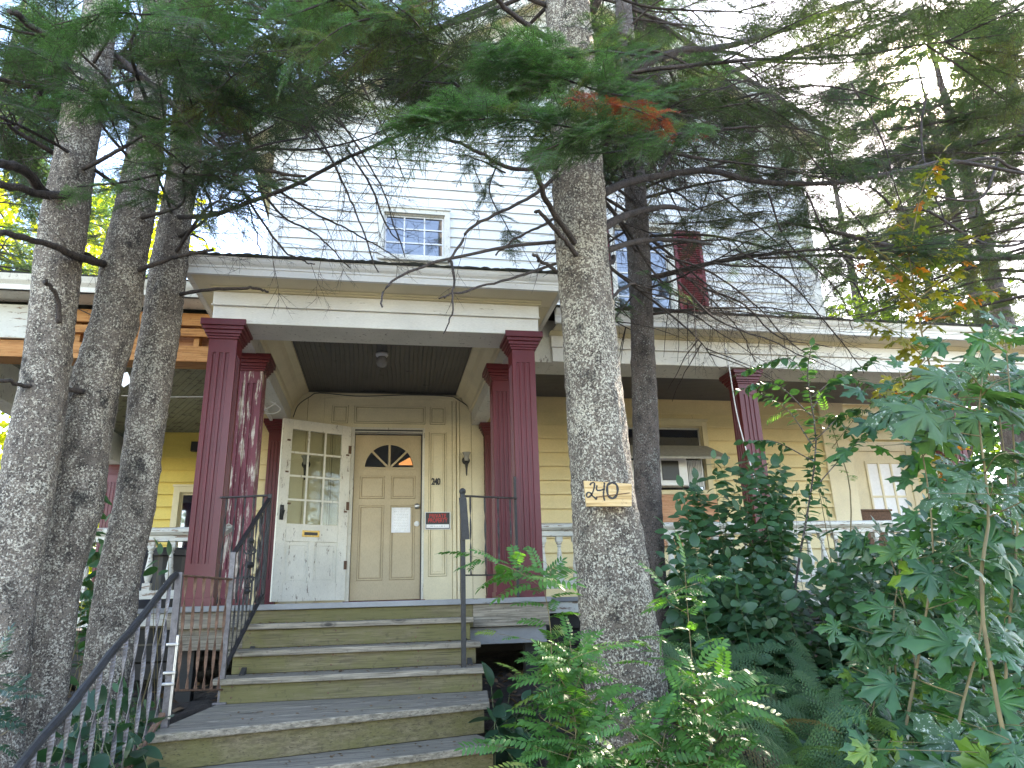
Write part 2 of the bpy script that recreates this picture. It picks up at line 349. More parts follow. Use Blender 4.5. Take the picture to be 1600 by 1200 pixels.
# ------------------------------------------------------------------ house
WY=9.0                                    # front wall plane
H=thing('house','two storey white gabled wooden house with yellow lower walls and burgundy porch columns','house',(2.5,9,-.55))
ZF=.045; ZC=2.69; ZB=2.27; YC=6.5
UL,UR=-1.63,6.6; PX=2.75; LZ,RZ=6.55,7.30; PZ=9.75
def rake(x): return LZ+(x-UL)*(PZ-LZ)/(PX-UL) if x<PX else RZ+(UR-x)*(PZ-RZ)/(UR-PX)
def siding(mb,x0f,x1f,z0,z1,Y,step,holes=(),prof=.022,lip=0):
    z=z0
    while z<z1-1e-4:
        ze=min(z+step,z1); cuts=sorted({z,ze}|{h for ho in holes for h in ho[2:4] if z<h<ze})
        for a,b in zip(cuts[:-1],cuts[1:]):
            mid=(a+b)/2; iv=[(x0f(mid),x1f(mid))]
            for hx0,hx1,hz0,hz1 in holes:
                if hz0<mid<hz1:
                    nv=[]
                    for p,q in iv:
                        if hx1<=p or hx0>=q: nv.append((p,q)); continue
                        if hx0>p: nv.append((p,hx0))
                        if hx1<q: nv.append((hx1,q))
                    iv=nv
            fa=1-(a-z)/step; fb=1-(b-z)/step; ya=Y-prof*fa; yb=Y-prof*fb
            for p,q in iv:
                if q-p<.01: continue
                # vary laps a little, with seams between lengths of board
                xs=[p]
                while q-xs[-1]>3.4: xs.append(xs[-1]+random.uniform(2.0,3.2))
                xs.append(q)
                for s0,s1 in zip(xs[:-1],xs[1:]):
                    j=random.uniform(-.0015,.0015)
                    mb.add([(s0+.0012,ya+j,a),(s1-.0012,ya+j,a),(s1-.0012,yb+j,b),(s0+.0012,yb+j,b)],[(0,1,2,3)])
                    if lip and a==z: mb.box(s0+.0012,s1-.0012,ya+j-.007,ya+j-.0005,a+.001,a+.016)
                    if a==z: mb.add([(s0+.0012,ya+j,a),(s0+.0012,ya+j+.003,a),(s1-.0012,ya+j+.003,a),(s1-.0012,ya+j,a),(s0+.0012,ya+j+.004,a+.02),(s1-.0012,ya+j+.004,a+.02),(s0+.0012,Y+.03,a+.02),(s1-.0012,Y+.03,a+.02),(s0+.0012,Y,a),(s1-.0012,Y,a),(s0+.0012,Y+.002,a+.021),(s1-.0012,Y+.002,a+.021)],[(0,1,2,3),(1,4,5,2),(4,6,7,5),(8,9,11,10)])
        z=ze
k=lambda v:(lambda z:v)
W1=(-.10,.76,4.72,5.38)      # small 3x3 window
W2=(3.30,4.15,3.9,5.42)      # shuttered window
W3=(3.22,4.36,1.28,2.30)     # porch window with the panel and air conditioner
_a=at(283,770,11.4); WL=(_a[0],_a[0]+.75,_a[2]-1.1,_a[2])
mb=MB(); siding(mb,k(UL),k(UR),3.2,LZ,WY,.155,[W1,W2])
def lx(z): return UL if z<=LZ else UL+(z-LZ)*(PX-UL)/(PZ-LZ)
def rx(z): return UR if z<=RZ else UR-(z-RZ)*(UR-PX)/(PZ-RZ)
siding(mb,lx,rx,LZ,PZ-.02,WY,.155)
mb.build('upper_wall','upper',H)
mb=MB(); siding(mb,k(1.27),k(6.3),ZF,ZC+.05,WY,.187,[W3],.042,1); mb.build('lower_wall','yellow',H); mb=MB(); siding(mb,k(-1.62),k(-1.19),ZF,ZC+.05,WY-.002,.187,[],.042,1)
mb.build('lower_wall','yellow',H)
mb=MB(); siding(mb,k(-3.9),k(-1.64),ZF,ZC+.05,11.4,.187,[WL],.042,1); mb.build('lower_wall','yellow_foliage_lit',H)
# the solid body of the house behind the claddings
mb=MB(); mb.box(UL+.02,UR-.02,WY+.14,17,-.7,LZ-.1); mb.box(-3.88,UL,11.54,16,-.7,3.1); mb.box(UR,8.9,9.75,15,-.7,3.2); mb.build('inner_wall','curtain',H)
mb=MB()                                     # side walls (boarded)
for X,y0,y1,z1 in((UL-.003,WY,17,LZ),(-3.903,11.4,16,3.1),(UR+.003,WY,17,RZ)):
    z=ZF
    while z<z1:
        s=1 if X>0 else -1; mb.add([(X+s*.022,y0,z),(X+s*.022,y1,z),(X,y1,min(z+.16,z1)),(X,y0,min(z+.16,z1))],[(0,1,2,3)]); z+=.16
mb.build('side_wall','upper',H)
# window reveals close the gap between cladding and body
def reveal(w,Y,dep=.14):
    x0,x1,z0,z1=w; mb=MB(); mb.box(x0-.02,x0+.012,Y,Y+dep,z0,z1);mb.box(x1-.012,x1+.02,Y,Y+dep,z0,z1);mb.box(x0+.012,x1-.012,Y,Y+dep,z0-.02,z0+.012);mb.box(x0+.012,x1-.012,Y,Y+dep,z1-.012,z1+.02); return mb
def window(w,Y,trim,mat,nx,nz,sash='white_pl',tw=.075,sash_split=False,label=None,mm=.010):
    x0,x1,z0,z1=w; fr=reveal(w,Y)
    for a in((x0-tw,x0,z0-tw,z1+tw),(x1,x1+tw,z0-tw,z1+tw),(x0,x1,z1,z1+tw),(x0,x1,z0-tw,z0)):
        fr.box(a[0],a[1],Y-.045,Y+.01,a[2],a[3])
    fr.box(x0-tw-.02,x1+tw+.02,Y-.075,Y-.046,z0-tw-.02,z0-tw+.025); fr.box(x0-tw-.015,x1+tw+.015,Y-.065,Y-.046,z1+tw-.01,z1+tw+.025)
    o=fr.build('window',mat,H,.004)
    if label: o['label']=label
    s=MB(); sw=.035; zz=[(z0,z1)] if not sash_split else [(z0,(z0+z1)/2+.02),((z0+z1)/2-.02,z1)]
    for q,(a,b) in enumerate(zz):
        yy=Y+.03+.03*(q==0)*(len(zz)>1)
        s.box(x0+.013,x0+sw,yy,yy+.035,a+.013,b-.013);s.box(x1-sw,x1-.013,yy,yy+.035,a+.013,b-.013)
        s.box(x0+sw,x1-sw,yy,yy+.035,a+.013,a+sw);s.box(x0+sw,x1-sw,yy,yy+.035,b-sw,b-.013)
    s.build('sash',sash,o,.002)
    g=MB(); g.box(x0+.02,x1-.02,Y+.045,Y+.053,z0+.02,z1-.02); g.build('pane','glass',o)
    if nx>1 or nz>1:
        q=MB()
        for i in range(1,nx): X=x0+(x1-x0)*i/nx; q.box(X-mm,X+mm,Y+.030,Y+.044,z0+sw,z1-sw)
        for i in range(1,nz):
            Z=z0+(z1-z0)*i/nz
            for jx in range(nx):
                a=x0+(x1-x0)*jx/nx+(mm if jx else sw); b=x0+(x1-x0)*(jx+1)/nx-(mm if jx<nx-1 else sw); q.box(a,b,Y+.031,Y+.043,Z-mm,Z+mm)
        q.build('muntin',sash,o)
    return o
window(W1,WY-.02,0,'white_worn',3,3,label='small nine pane window above the portico roof')
w2=window(W2,WY-.02,0,'white_worn',2,4,sash_split=True,label='tall upstairs window between burgundy shutters')
def shutter(x0,x1,z0,z1,Y):
    mb=MB(); r=.05
    mb.box(x0,x0+r,Y-.035,Y,z0,z1);mb.box(x1-r,x1,Y-.035,Y,z0,z1)
    for a,b in((z0,z0+r),(z1-r,z1),((z0+z1)/2-.03,(z0+z1)/2+.03)): mb.box(x0+r,x1-r,Y-.034,Y-.001,a,b)
    mb.box(x0+r,x1-r,Y-.008,Y-.002,z0+r,z1-r)
    z=z0+r+.015
    while z<z1-r-.02:
        if abs(z-(z0+z1)/2)>.045: mb.add([(x0+r,Y-.032,z),(x1-r,Y-.032,z),(x1-r,Y-.006,z+.022),(x0+r,Y-.006,z+.022),(x0+r,Y-.032,z-.006),(x1-r,Y-.032,z-.006)],[(0,1,2,3),(0,4,5,1)])
        z+=.034
    mb.build('shutter','burg_shut',H)
shutter(4.24,4.70,3.86,5.40,WY-.03); shutter(2.75,3.21,3.86,5.40,WY-.03)
w3=window(W3,WY-.03,0,'cream_trim',1,1,sash='steel',label='porch window with dark upper pane')
wl=window(WL,11.37,0,'cream_trim',1,2,sash='cream_trim',tw=.09,label='small window in the yellow wall left of the columns')
# corner boards, rakes, soffits, roof
mb=MB(); mb.box(UL-.03,UL+.11,WY-.045,WY+.005,2.85,LZ); mb.build('corner_board','white',H,.004); mb=MB(); mb.box(UR-.11,UR+.03,WY-.045,WY+.005,2.9,RZ); mb.build('corner_board','white',H,.004)
mb=MB(); mb.box(6.22,6.62,WY-.06,WY+.01,ZF,ZC); mb.build('corner_board','cream',H,.004)
OV=.42
def rakepart(x0,z0,x1,z1,s):
    d=Vector((x1-x0,0,z1-z0)).normalized(); nrm=Vector((-d.z,0,d.x)) 
    if nrm.z<0: nrm=-nrm
    e=Vector((x0,0,z0))-d*.45; a=Vector((x1,0,z1))
    def slab(name,mat,y0,y1,h0,h1):
        V=[]
        for y in(y0,y1):
            for p in(e,a):
                for h in(h0,h1): V.append((p.x+nrm.x*h,y,p.z+nrm.z*h))
        q=MB(); q.add(V,[(0,1,3,2),(4,6,7,5),(0,4,5,1),(2,3,7,6),(0,2,6,4),(1,5,7,3)]); q.build(name,mat,H,.004)
    slab('soffit','cream_trim',WY-OV+.05,17.2,.0,.03)
    slab('frieze_board','white',WY-.04,WY-.024,-.19,-.003)
    slab('rake_board','white_worn',WY-OV,WY-OV+.046,-.12,.10)
    slab('roof','roofing',WY-OV-.05,17.4,.104,.16)
rakepart(UL,LZ,PX,PZ,1); rakepart(UR,RZ,PX,PZ,-1)
# wing set back on the right with a glazed door
mb=MB(); siding(mb,k(UR+.03),k(8.9),ZF,3.0,9.6,.187,[],.042,1); mb.build('wing_wall','yellow',H)
mb=MB(); mb.box(7.0,7.12,9.53,9.58,ZF,2.25);mb.box(8.02,8.14,9.53,9.58,ZF,2.25);mb.box(7.12,8.02,9.53,9.58,2.1,2.25); mb.build('door_frame','cream',H,.004)
wd=MB(); wd.box(7.125,8.015,9.545,9.57,ZF,2.095); wd=wd.build('wing_door','cream',H)
g=MB(); g.box(7.3,7.9,9.538,9.543,.9,1.9); g.build('pane','paper',wd)
g=MB()
for X in(7.27,7.48,7.69,7.88): g.box(X,X+.03,9.525,9.538,.86,1.94)
for Z in(.86,1.38,1.91): g.box(7.301,7.88,9.526,9.537,Z,Z+.03)
g.build('muntin','cream',wd)
# ---- porch floors
mb=MB()
y=6.36
mb.box(1.28,8.9,6.36,9.6,ZF-.04,ZF); mb.box(-4.4,-1.46,6.36,12.4,ZF-.04,ZF); mb.box(-1.46,1.28,5.47,8.99,ZF-.04,ZF)
mb.build('porch_floor','floor',H,.004)
mb=MB(); mb.box(.68,1.27,5.50,5.54,-.16,ZF-.042); mb.build('skirt_board','tread',H,.003)
mb=MB(); mb.box(-.93,.679,5.50,5.54,-.16,ZF-.042); mb.build('skirt_board','step',H,.003)
mb=MB(); mb.box(.66,1.25,5.55,5.59,-.285,-.165); mb.build('skirt_board','floor',H,.003)
mb=MB(); mb.box(-1.47,-.931,5.50,5.54,-.105,ZF-.042); mb.build('skirt_board','tread',H,.003)
mb=MB(); mb.box(-1.45,-.90,5.55,5.59,-.25,-.107); mb.build('skirt_board','tread',H,.003)
mb=MB(); mb.box(1.29,8.9,6.38,6.42,-.09,ZF-.042); mb.box(-4.4,-1.47,6.38,6.42,-.09,ZF-.042); mb.build('skirt_board','white_peel',H,.003)
mb=MB()
for z in (-.10,-.235,-.37): mb.box(1.30,8.9,6.44,6.46,z-.125,z-.006); mb.box(-4.4,-1.48,6.44,6.46,z-.125,z-.006)
mb.box(1.23,1.26,5.6,6.44,-.15,ZF-.043)
for x in(-1.35,1.15): mb.box(x-.05,x+.05,5.65,5.75,-.62,-.1)
mb.build('skirting','dark',H)
mb=MB(); mb.box(-1.6,8.8,8.9,9.0,-.7,ZF-.05); mb.build('foundation','dark',H)
# ---- columns with fluted shafts
def fluted(cx,cy,wd,z0,z1,mb,nf=3):
    # square shaft with three sunk flutes on every face
    h=wd/2; d=.009; a=wd/(2*nf+1.6)
    prof=[]
    for s in range(4):
        pts=[(-h,-h)]
        x=-h+a*1.3
        for i in range(nf):
            pts+= [(x,-h),(x+a*.15,-h+d),(x+a*.85,-h+d),(x+a,-h)]; x+=a*2-a*.3
        c,q=[(1,0),(0,1),(-1,0),(0,-1)][s]
        prof+=[(p*c-r*q,p*q+r*c) for p,r in pts]
    n=len(prof); V=[(cx+p,cy+r,z) for z in(z0,z1) for p,r in prof]
    mb.add(V,[(i,(i+1)%n,(i+1)%n+n,i+n) for i in range(n)])
def column(cx,cy,wd=.20,mat='burg',lab=None,z0=ZF,z1=ZB,half=False):
    h=wd/2; mb=MB(); fluted(cx,cy,wd,z0+.30,z1-.27,mb); 
    mb.box(cx-h,cx+h,cy-h,cy+h,z0+.05,z0+.30); mb.box(cx-h,cx+h,cy-h,cy+h,z1-.27,z1-.15)
    o=mb.build('column',mat,H)
    if lab: o['label']=lab
    c=MB()
    for (e,a,b) in((.012,-.155,-.135),(.022,-.135,-.115),(.034,-.115,-.085),(.050,-.085,-.055),(.066,-.055,-.0)): c.box(cx-h-e,cx+h+e,cy-h-e,cy+h+e,z1+a,z1+b-.0001)
    c.build('capital','burg',o,.003)
    c=MB(); c.box(cx-h-.012,cx+h+.012,cy-h-.012,cy+h+.012,z0,z0+.06); c.build('plinth','burg',o,.003)
column(1.165,5.74,lab='front right burgundy porch column'); column(1.12,6.62,.19)
column(-1.315,5.74,.215,lab='front left burgundy porch column'); column(-1.235,6.55,.21,'burg_peel','burgundy column with paint peeling to white')
column(-1.33,8.93,.18); column(1.365,8.93,.18)
column(3.69,6.52,.20); column(6.05,6.52,.20); column(8.4,6.52,.20); column(-4.2,12.0,.22); column(8.45,9.2,.20); column(-4.1,6.52,.2)
# ---- entablature of the portico: boards, bed mould, soffit, crown, gutter edge
def entab(x0,x1,Y,zb,ret_l=True,ret_r=True,yend=9.,over=.30,mat='white',dz=0.):
    """front fascia at Y, crown projecting 'over', returned along the sides"""
    z=zb; q=MB()
    q.box(x0,x1,Y,Y+.36,z-.03,z-.012)
    q.build('beam_soffit','white_worn',H,.003)
    q=MB(); q.box(x0-.004,x1+.004,Y-.012,Y,z-.03,z+.118); q.box(x0-.012,x1+.012,Y-.028,Y,z+.120,z+.235)
    q.extx([(Y-.0285,z+.112),(Y-.038,z+.116),(Y-.038,z+.124),(Y-.0285,z+.128)],x0-.02,x1+.02)
    q.build('fascia',mat,H,.004)
    q=MB(); q.extx([(Y-.02,z+.235),(Y-.05,z+.238),(Y-.055,z+.246),(Y-.075,z+.250),(Y-.08,z+.258),(Y-.10,z+.262),(Y-.02,z+.262)],x0-.03-over*0,x1+.03)
    q.build('bed_moulding','cream_trim',H)
    xo0,xo1=(x0-over*.45 if ret_l else x0),(x1+over*.45 if ret_r else x1)
    q=MB(); q.box(xo0,xo1,Y-over+.03,Y+.05,z+.264,z+.282); q.build('soffit','cream',H)
    yy=Y-over
    q=MB(); q.extx([(yy+.03,z+.262),(yy+.0,z+.262),(yy,z+.315),(yy-.008,z+.318),(yy-.010,z+.335),(yy-.028,z+.352),(yy-.040,z+.372),(yy-.044,z+.388),(yy-.050,z+.395),(yy+.03,z+.395)],xo0-.03,xo1+.03)
    q.build('crown_moulding',mat,H)
    return xo0,xo1,yy,z+.395
e1=entab(-1.40,1.29,5.60,ZB+.0)
e2=entab(1.60,9.0,6.33,ZB+.02,ret_l=False)
# side returns of the portico above the side beams
for sx,X in((-1,-1.40),(1,1.29)):
    q=MB(); a,b=(X-.0,X+.03) if sx<0 else (X-.03,X)
    q.box(X-.012 if sx<0 else X-.02,X+.02 if sx<0 else X+.012,5.61,6.3 if sx>0 else 8.9,ZB-.03,ZB+.26); q.build('fascia','white',H,.003)
    q=MB(); o=sx*.135; x0,x1=sorted((X+sx*.013,X+o)); q.box(x0,x1,5.66,8.9,ZB+.264,ZB+.282); q.build('soffit','cream_trim',H)
    q=MB(); x0,x1=sorted((X+sx*.137,X+sx*.185)); q.box(x0,x1,5.30,8.9,ZB+.264,ZB+.394); q.build('crown_moulding','white_worn',H,.01)
# roofs of the portico and porches with ragged mossy edge
def roofslab(x0,x1,ya,za,yb,zb,name='porch_roof'):
    q=MB(); n=int((x1-x0)/.03); P=[]
    for i in range(n+1):
        x=x0+(x1-x0)*i/n; d=random.uniform(-.008,.008); u=.012+.012*abs(math.sin(x*3.1+1)*math.sin(x*7.3))+random.uniform(0,.012)
        P.append((x,d,u))
    V=[]
    for x,d,u in P: V+=[(x,ya-.01+d,za),(x,ya-.012+d,za+u),(x,yb,zb+.02),(x,yb,zb)]
    F=[]
    for i in range(n):
        for j in range(4): a=i*4+j; b=i*4+(j+1)%4; F.append((a,b,b+4,a+4))
    F+=[(0,1,2,3),(4*n,4*n+3,4*n+2,4*n+1)]
    q.add(V,F); return q.build(name,'roofing',H)
roofslab(e1[0]-.07,e1[1]+.07,e1[2]-.05,e1[3]+.002,8.97,3.12)
roofslab(1.35,9.15,e2[2]-.05,e2[3]+.002,8.975,3.35)
roofslab(-4.7,-1.5,6.05,2.795,12.6,3.4)
mb=MB()
for _ in range(150):
    s=random.random()
    if s<.45: x=random.gauss(.75,.35) if random.random()<.6 else random.uniform(-1.4,1.4); y=e1[2]-.03; z=e1[3]+.008; x=max(-1.5,min(1.4,x))
    else: x=random.uniform(2.3,6.8); y=e2[2]-.03; z=e2[3]+.008
    r=random.uniform(.02,.055); pr=[(r,0),(r*.95,r*.2),(r*.6,r*.42),(r*.15,r*.5)]
    mb.lathe(pr,(x,y+random.uniform(0,.1),z),7)
mb.build('moss_tuft','moss',H,smooth=True)
# side beams to the wall
for x0,x1 in((-1.42,-1.19),(1.11,1.30)):
    q=MB(); q.box(x0+.002,x1,5.97,8.94,ZB-.005,ZC); q.build('side_beam','white_worn',H,.004)
for x,s in((-1.19,1),(1.11,-1)):
    q=MB(); V=[];pr=[(0,ZC-.26),(.02,ZC-.25),(.03,ZC-.20),(.10,ZC-.12),(.13,ZC-.06),(.20,ZC-.03),(.20,ZC),(0,ZC)]
    for yv in(5.975,8.93): V+=[(x+s*(a+.001),yv,b) for a,b in pr]
    n=len(pr); q.add(V,[(i,(i+1)%n,(i+1)%n+n,i+n) for i in range(n)]); q.build('beam_moulding','cream',H)
q=MB(); q.box(-1.40,1.29,5.615,5.96,ZB-.010,ZC); q.build('front_beam','white_worn',H,.004)
q=MB(); q.box(1.31,9.0,6.36,6.74,ZB-.008,ZC+.02); q.build('porch_beam','white_worn',H,.004)
# beaded ceilings
def beads(mb,poly_clip,x0,x1,y0,y1,z,w,ang):
    """bead boards of width w lying at angle ang, clipped to a rectangle by sampling"""
    ca,sa=math.cos(ang),math.sin(ang); cx,cy=(x0+x1)/2,(y0+y1)/2; R=math.hypot(x1-x0,y1-y0)/2
    n=int(2*R/w)+2
    for i in range(-n//2,n//2+1):
        u=i*w; ts=[t for t in np.linspace(-R,R,160) if poly_clip(cx+ca*t-sa*u,cy+sa*t+ca*u) and x0<=cx+ca*t-sa*u<=x1 and y0<=cy+sa*t+ca*u<=y1]
        if len(ts)<2: continue
        # contiguous runs
        run=[ts[0]];st=2*R/159
        runs=[]
        for t in ts[1:]:
            if t-run[-1]>st*1.5: runs.append((run[0],run[-1])); run=[t]
            else: run.append(t)
        runs.append((run[0],run[-1]))
        for a,b in runs:
            if b-a<.02: continue
            a-=st*.5;b+=st*.5; h=w/2
            V=[]
            for t in(a,b):
                for du,dz in((-h,.006),(-h+.006,0),(h-.006,0),(h,.006)): uu=u+du; V.append((cx+ca*t-sa*uu,cy+sa*t+ca*uu,z+dz))
            mb.add(V,[(0,1,5,4),(1,2,6,5),(2,3,7,6)])
cx0,cx1,cy0,cy1=-.99,.91,5.96,8.95
q=MB(); q.box(cx0-.3,cx1+.3,cy0-.05,cy1,ZC+.008,ZC+.03)
mx_=(cx0+cx1)/2
def tri(x,y): return abs(x-mx_)*.95<(y-5.95-.30) 
def dia(x,y): return abs(x-mx_)/.62+abs(y-7.0)/1.05<1
def edge(x,y): return abs(x-mx_)>.62
beads(q,lambda x,y:edge(x,y),cx0,cx1,cy0,cy1,ZC,.05,math.pi/2)
beads(q,lambda x,y:(not edge(x,y)) and dia(x,y),cx0,cx1,cy0,cy1,ZC-.002,.05,math.pi/2)
beads(q,lambda x,y:(not edge(x,y)) and (not dia(x,y)) and (x<mx_)==(y>7.0),cx0,cx1,cy0,cy1,ZC,.05,rad(-58)+math.pi/2+rad(90)-rad(30))
beads(q,lambda x,y:(not edge(x,y)) and (not dia(x,y)) and (x<mx_)!=(y>7.0),cx0,cx1,cy0,cy1,ZC,.05,rad(58)-math.pi/2+rad(-90)+rad(30))
q.build('portico_ceiling','ceil',H)
q=MB(); q.box(1.31,9.,6.75,9.0,ZC+.008,ZC+.03); beads(q,lambda x,y:True,1.31,9.,6.75,8.99,ZC,.06,0); q.build('porch_ceiling','ceil',H)
q=MB(); q.box(-4.4,-1.43,6.6,12.4,ZC+.008,ZC+.03); beads(q,lambda x,y:True,-4.38,-1.43,6.7,12.3,ZC,.075,rad(118)); q.build('porch_ceiling','ceil_l',H)
# ---- left porch front: bare new lumber where the fascia is missing
q=MB(); q.box(-4.5,-1.43,6.33,6.55,2.15,2.30); q.build('lumber_beam','lumber',H,.004)
q=MB(); q.box(-2.82,-1.43,6.34,6.38,2.50,2.62); q.box(-2.82,-1.43,6.35,6.39,2.40,2.475)
for x in(-2.75,-2.25,-1.75): q.box(x,x+.05,6.40,6.5,2.301,2.62)
q.build('lumber_beam','lumber',H,.004)
q=MB(); q.box(-4.5,-1.43,6.5,6.54,2.301,2.68); q.build('beam_back','ply',H)
q=MB(); q.box(-4.5,-2.83,6.30,6.34,2.31,2.62); q.build('fascia','white_peel',H,.004)
q=MB(); q.box(-4.5,-1.50,6.06,6.34,2.66,2.675); q.extx([(6.10,2.66),(6.07,2.66),(6.07,2.71),(6.04,2.74),(6.02,2.79),(6.10,2.79)],-4.6,-1.55); q.build('crown_moulding','white_worn',H)
q=MB(); q.box(-4.35,-4.1,6.56,12.3,ZB,ZC+.02); q.build('side_beam','white_worn',H,.004)
q=MB(); q.box(-4.35,-3.3,11.9,12.3,ZB,ZC+.02); q.build('side_beam','cream_trim',H,.004)
# ---- entrance surround
ES=WY-.06
q=MB(); q.box(-1.19,-.43,ES,ES+.055,ZF,ZC-.02); q.box(.50,1.27,ES,ES+.055,ZF,ZC-.02); q.box(-.43,.50,ES,ES+.055,2.215,ZC-.02)
q.box(-1.00,-.995,ES-.004,ES-.0005,ZF,ZC-.03); q.box(-.82,.90,ES-.03,ES-.001,2.60,2.655); q.box(-.82,-.78,ES-.018,ES-.001,ZF,2.60); q.box(.86,.90,ES-.018,ES-.001,ZF,2.60)
for X in(.955,1.10): q.box(X,X+.005,ES-.004,ES-.0005,ZF,ZC-.03)
q.box(.915,.945,ES-.03,ES-.001,ZF,ZC-.03)
sur=q.build('door_surround','cream',H,.004)
q=MB()
def rpanel(mb,x0,x1,z0,z1,Y):
    w=.016
    for o_,h_ in((0,.020),(.026,.010)):
        a,b,c,d=x0+o_,x1-o_,z0+o_,z1-o_
        mb.box(a,b,Y-h_,Y-.001,c,c+w);mb.box(a,b,Y-h_,Y-.001,d-w,d);mb.box(a,a+w,Y-h_,Y-.001,c+w,d-w);mb.box(b-w,b,Y-h_,Y-.001,c+w,d-w)
    mb.box(x0+.055,x1-.055,Y-.006,Y-.0015,z0+.055,z1-.055)
for a in((-.68,-.485,2.27,2.50),(-.40,.50,2.27,2.50),(.57,.76,2.27,2.50),(.56,.78,.35,2.16),(-.68,-.50,.35,2.16)): rpanel(q,*a,ES)
q.build('raised_panel','cream',sur,.002)
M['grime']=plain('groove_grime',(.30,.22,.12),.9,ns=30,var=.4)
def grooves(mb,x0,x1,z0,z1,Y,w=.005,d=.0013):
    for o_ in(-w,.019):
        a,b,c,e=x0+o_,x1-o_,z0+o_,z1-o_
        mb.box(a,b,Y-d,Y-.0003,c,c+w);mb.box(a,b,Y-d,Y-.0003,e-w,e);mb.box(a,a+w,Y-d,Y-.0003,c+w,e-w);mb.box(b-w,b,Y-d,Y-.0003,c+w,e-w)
q=MB()
for a in((-.68,-.485,2.27,2.50),(-.40,.50,2.27,2.50),(.57,.76,2.27,2.50),(.56,.78,.35,2.16),(-.68,-.50,.35,2.16)): grooves(q,*a,ES)
for X in(-.785,.852,.908,.95,1.105,-.99): q.box(X,X+.006,ES-.0012,ES-.0004,ZF,2.59)
q.build('panel_groove','grime',sur)
q=MB(); q.box(-.43,-.385,ES-.005,WY+.02,ZF,2.215); q.box(.472,.50,ES-.005,WY+.02,ZF,2.215); q.box(-.385,.472,ES-.005,WY+.02,2.14,2.215); q.build('door_frame','white_worn',H,.004)
q=MB(); q.box(-.385,.472,ES-.012,ES-.006,2.165,2.185); q.box(-.385,.472,ES-.012,ES-.006,2.142,2.15); q.box(.460,.4715,ES+.02,ES+.05,ZF,2.135);q.build('door_head_trim','gasket',H)
q=MB(); q.box(-.45,.52,8.86,9.02,ZF+.001,ZF+.035); q.build('threshold','burg',H,.004)
# front door: slab with eight panels and a fanlight
DY=WY-.01
q=MB(); q.box(-.38,.459,DY,DY+.045,ZF+.04,2.125); dr=q.build('front_door','door',H,.004); dr['label']='beige panelled front door with arched fanlight'
q=MB()
for a in((-.30,.0,1.31,1.59),(.09,.385,1.31,1.59),(-.30,.0,.32,1.22),(.09,.385,.32,1.22)):
    x0,x1,z0,z1=a; w_=.014
    q.box(x0,x1,DY-.014,DY-.0005,z0,z0+w_);q.box(x0,x1,DY-.010,DY-.0005,z1-w_,z1);q.box(x0,x0+w_,DY-.010,DY-.0005,z0+w_,z1-w_);q.box(x1-w_,x1,DY-.010,DY-.0005,z0+w_,z1-w_)
    q.box(x0+.03,x1-.03,DY-.007,DY-.001,z0+.03,z1-.03)
q.build('door_panel','door',dr,.002)
q=MB()
for a in((-.30,.0,1.31,1.59),(.09,.385,1.31,1.59),(-.30,.0,.32,1.22),(.09,.385,.32,1.22)): grooves(q,*a,DY,.005)
q.build('panel_groove','grime',dr)
FC=(.055,1.695); FR=.31; FH=.305
def sector(r0,r1,a0,a1,Y0,Y1,n=12,sy=FH/FR):
    P=[(FC[0]+r1*math.cos(a),FC[1]+r1*math.sin(a)*sy) for a in np.linspace(a0,a1,n)]+[(FC[0]+r0*math.cos(a),FC[1]+r0*math.sin(a)*sy) for a in np.linspace(a1,a0,n)]
    return P
for i in range(4):
    a0,a1=math.pi*i/4+.05,math.pi*(i+1)/4-.05
    q=MB(); P=[(FC[0]+.04*math.cos((a0+a1)/2),FC[1]+.03*math.sin((a0+a1)/2))]+[(FC[0]+FR*math.cos(a),FC[1]+FH*math.sin(a)) for a in np.linspace(a0,a1,10)]
    q.prism(P,DY-.004,DY-.001); g=q.build('fanlight_pane','glass',dr)
    if i==0:
        q=MB(); P=[(FC[0]+.12,FC[1]+.04)]+[(FC[0]+(FR-.012)*math.cos(a),FC[1]+(FH-.02)*math.sin(a)) for a in np.linspace(.14,.52,7)]+[(FC[0]+.12,FC[1]+.06)]; q.prism(P,DY-.006,DY-.0045); q.build('lit_lamp_shade','glow',g)
q=MB(); n=24
q.prism(sector(FR-.004,FR+.02,0,math.pi,0,0,20),DY-.013,DY-.0005)
for a in(math.pi/4,math.pi/2,3*math.pi/4): q.beam((FC[0]+.02*math.cos(a),DY-.007,FC[1]+.02*math.sin(a)),(FC[0]+FR*math.cos(a),DY-.007,FC[1]+FH*math.sin(a)),.02,.012,(0,1,0))
q.box(FC[0]-FR-.02,FC[0]+FR+.02,DY-.0135,DY-.0006,FC[1]-.012,FC[1]+.006); q.build('fanlight_rib','door',dr,.001)
q=MB(); q.lathe([(.032,-.0),(.032,-.008),(.014,-.014),(.014,-.035),(.03,-.045),(.034,-.06),(.026,-.075),(.01,-.08)],(.41,DY-.0,1.205),18,'y'); q.build('door_knob','steel',dr,smooth=True)
q=MB(); q.lathe([(.034,-.0),(.034,-.012),(.030,-.018),(.012,-.02),(.01,-.024)],(.412,DY-.0,.99),20,'y'); q.build('deadbolt','white_pl',dr)
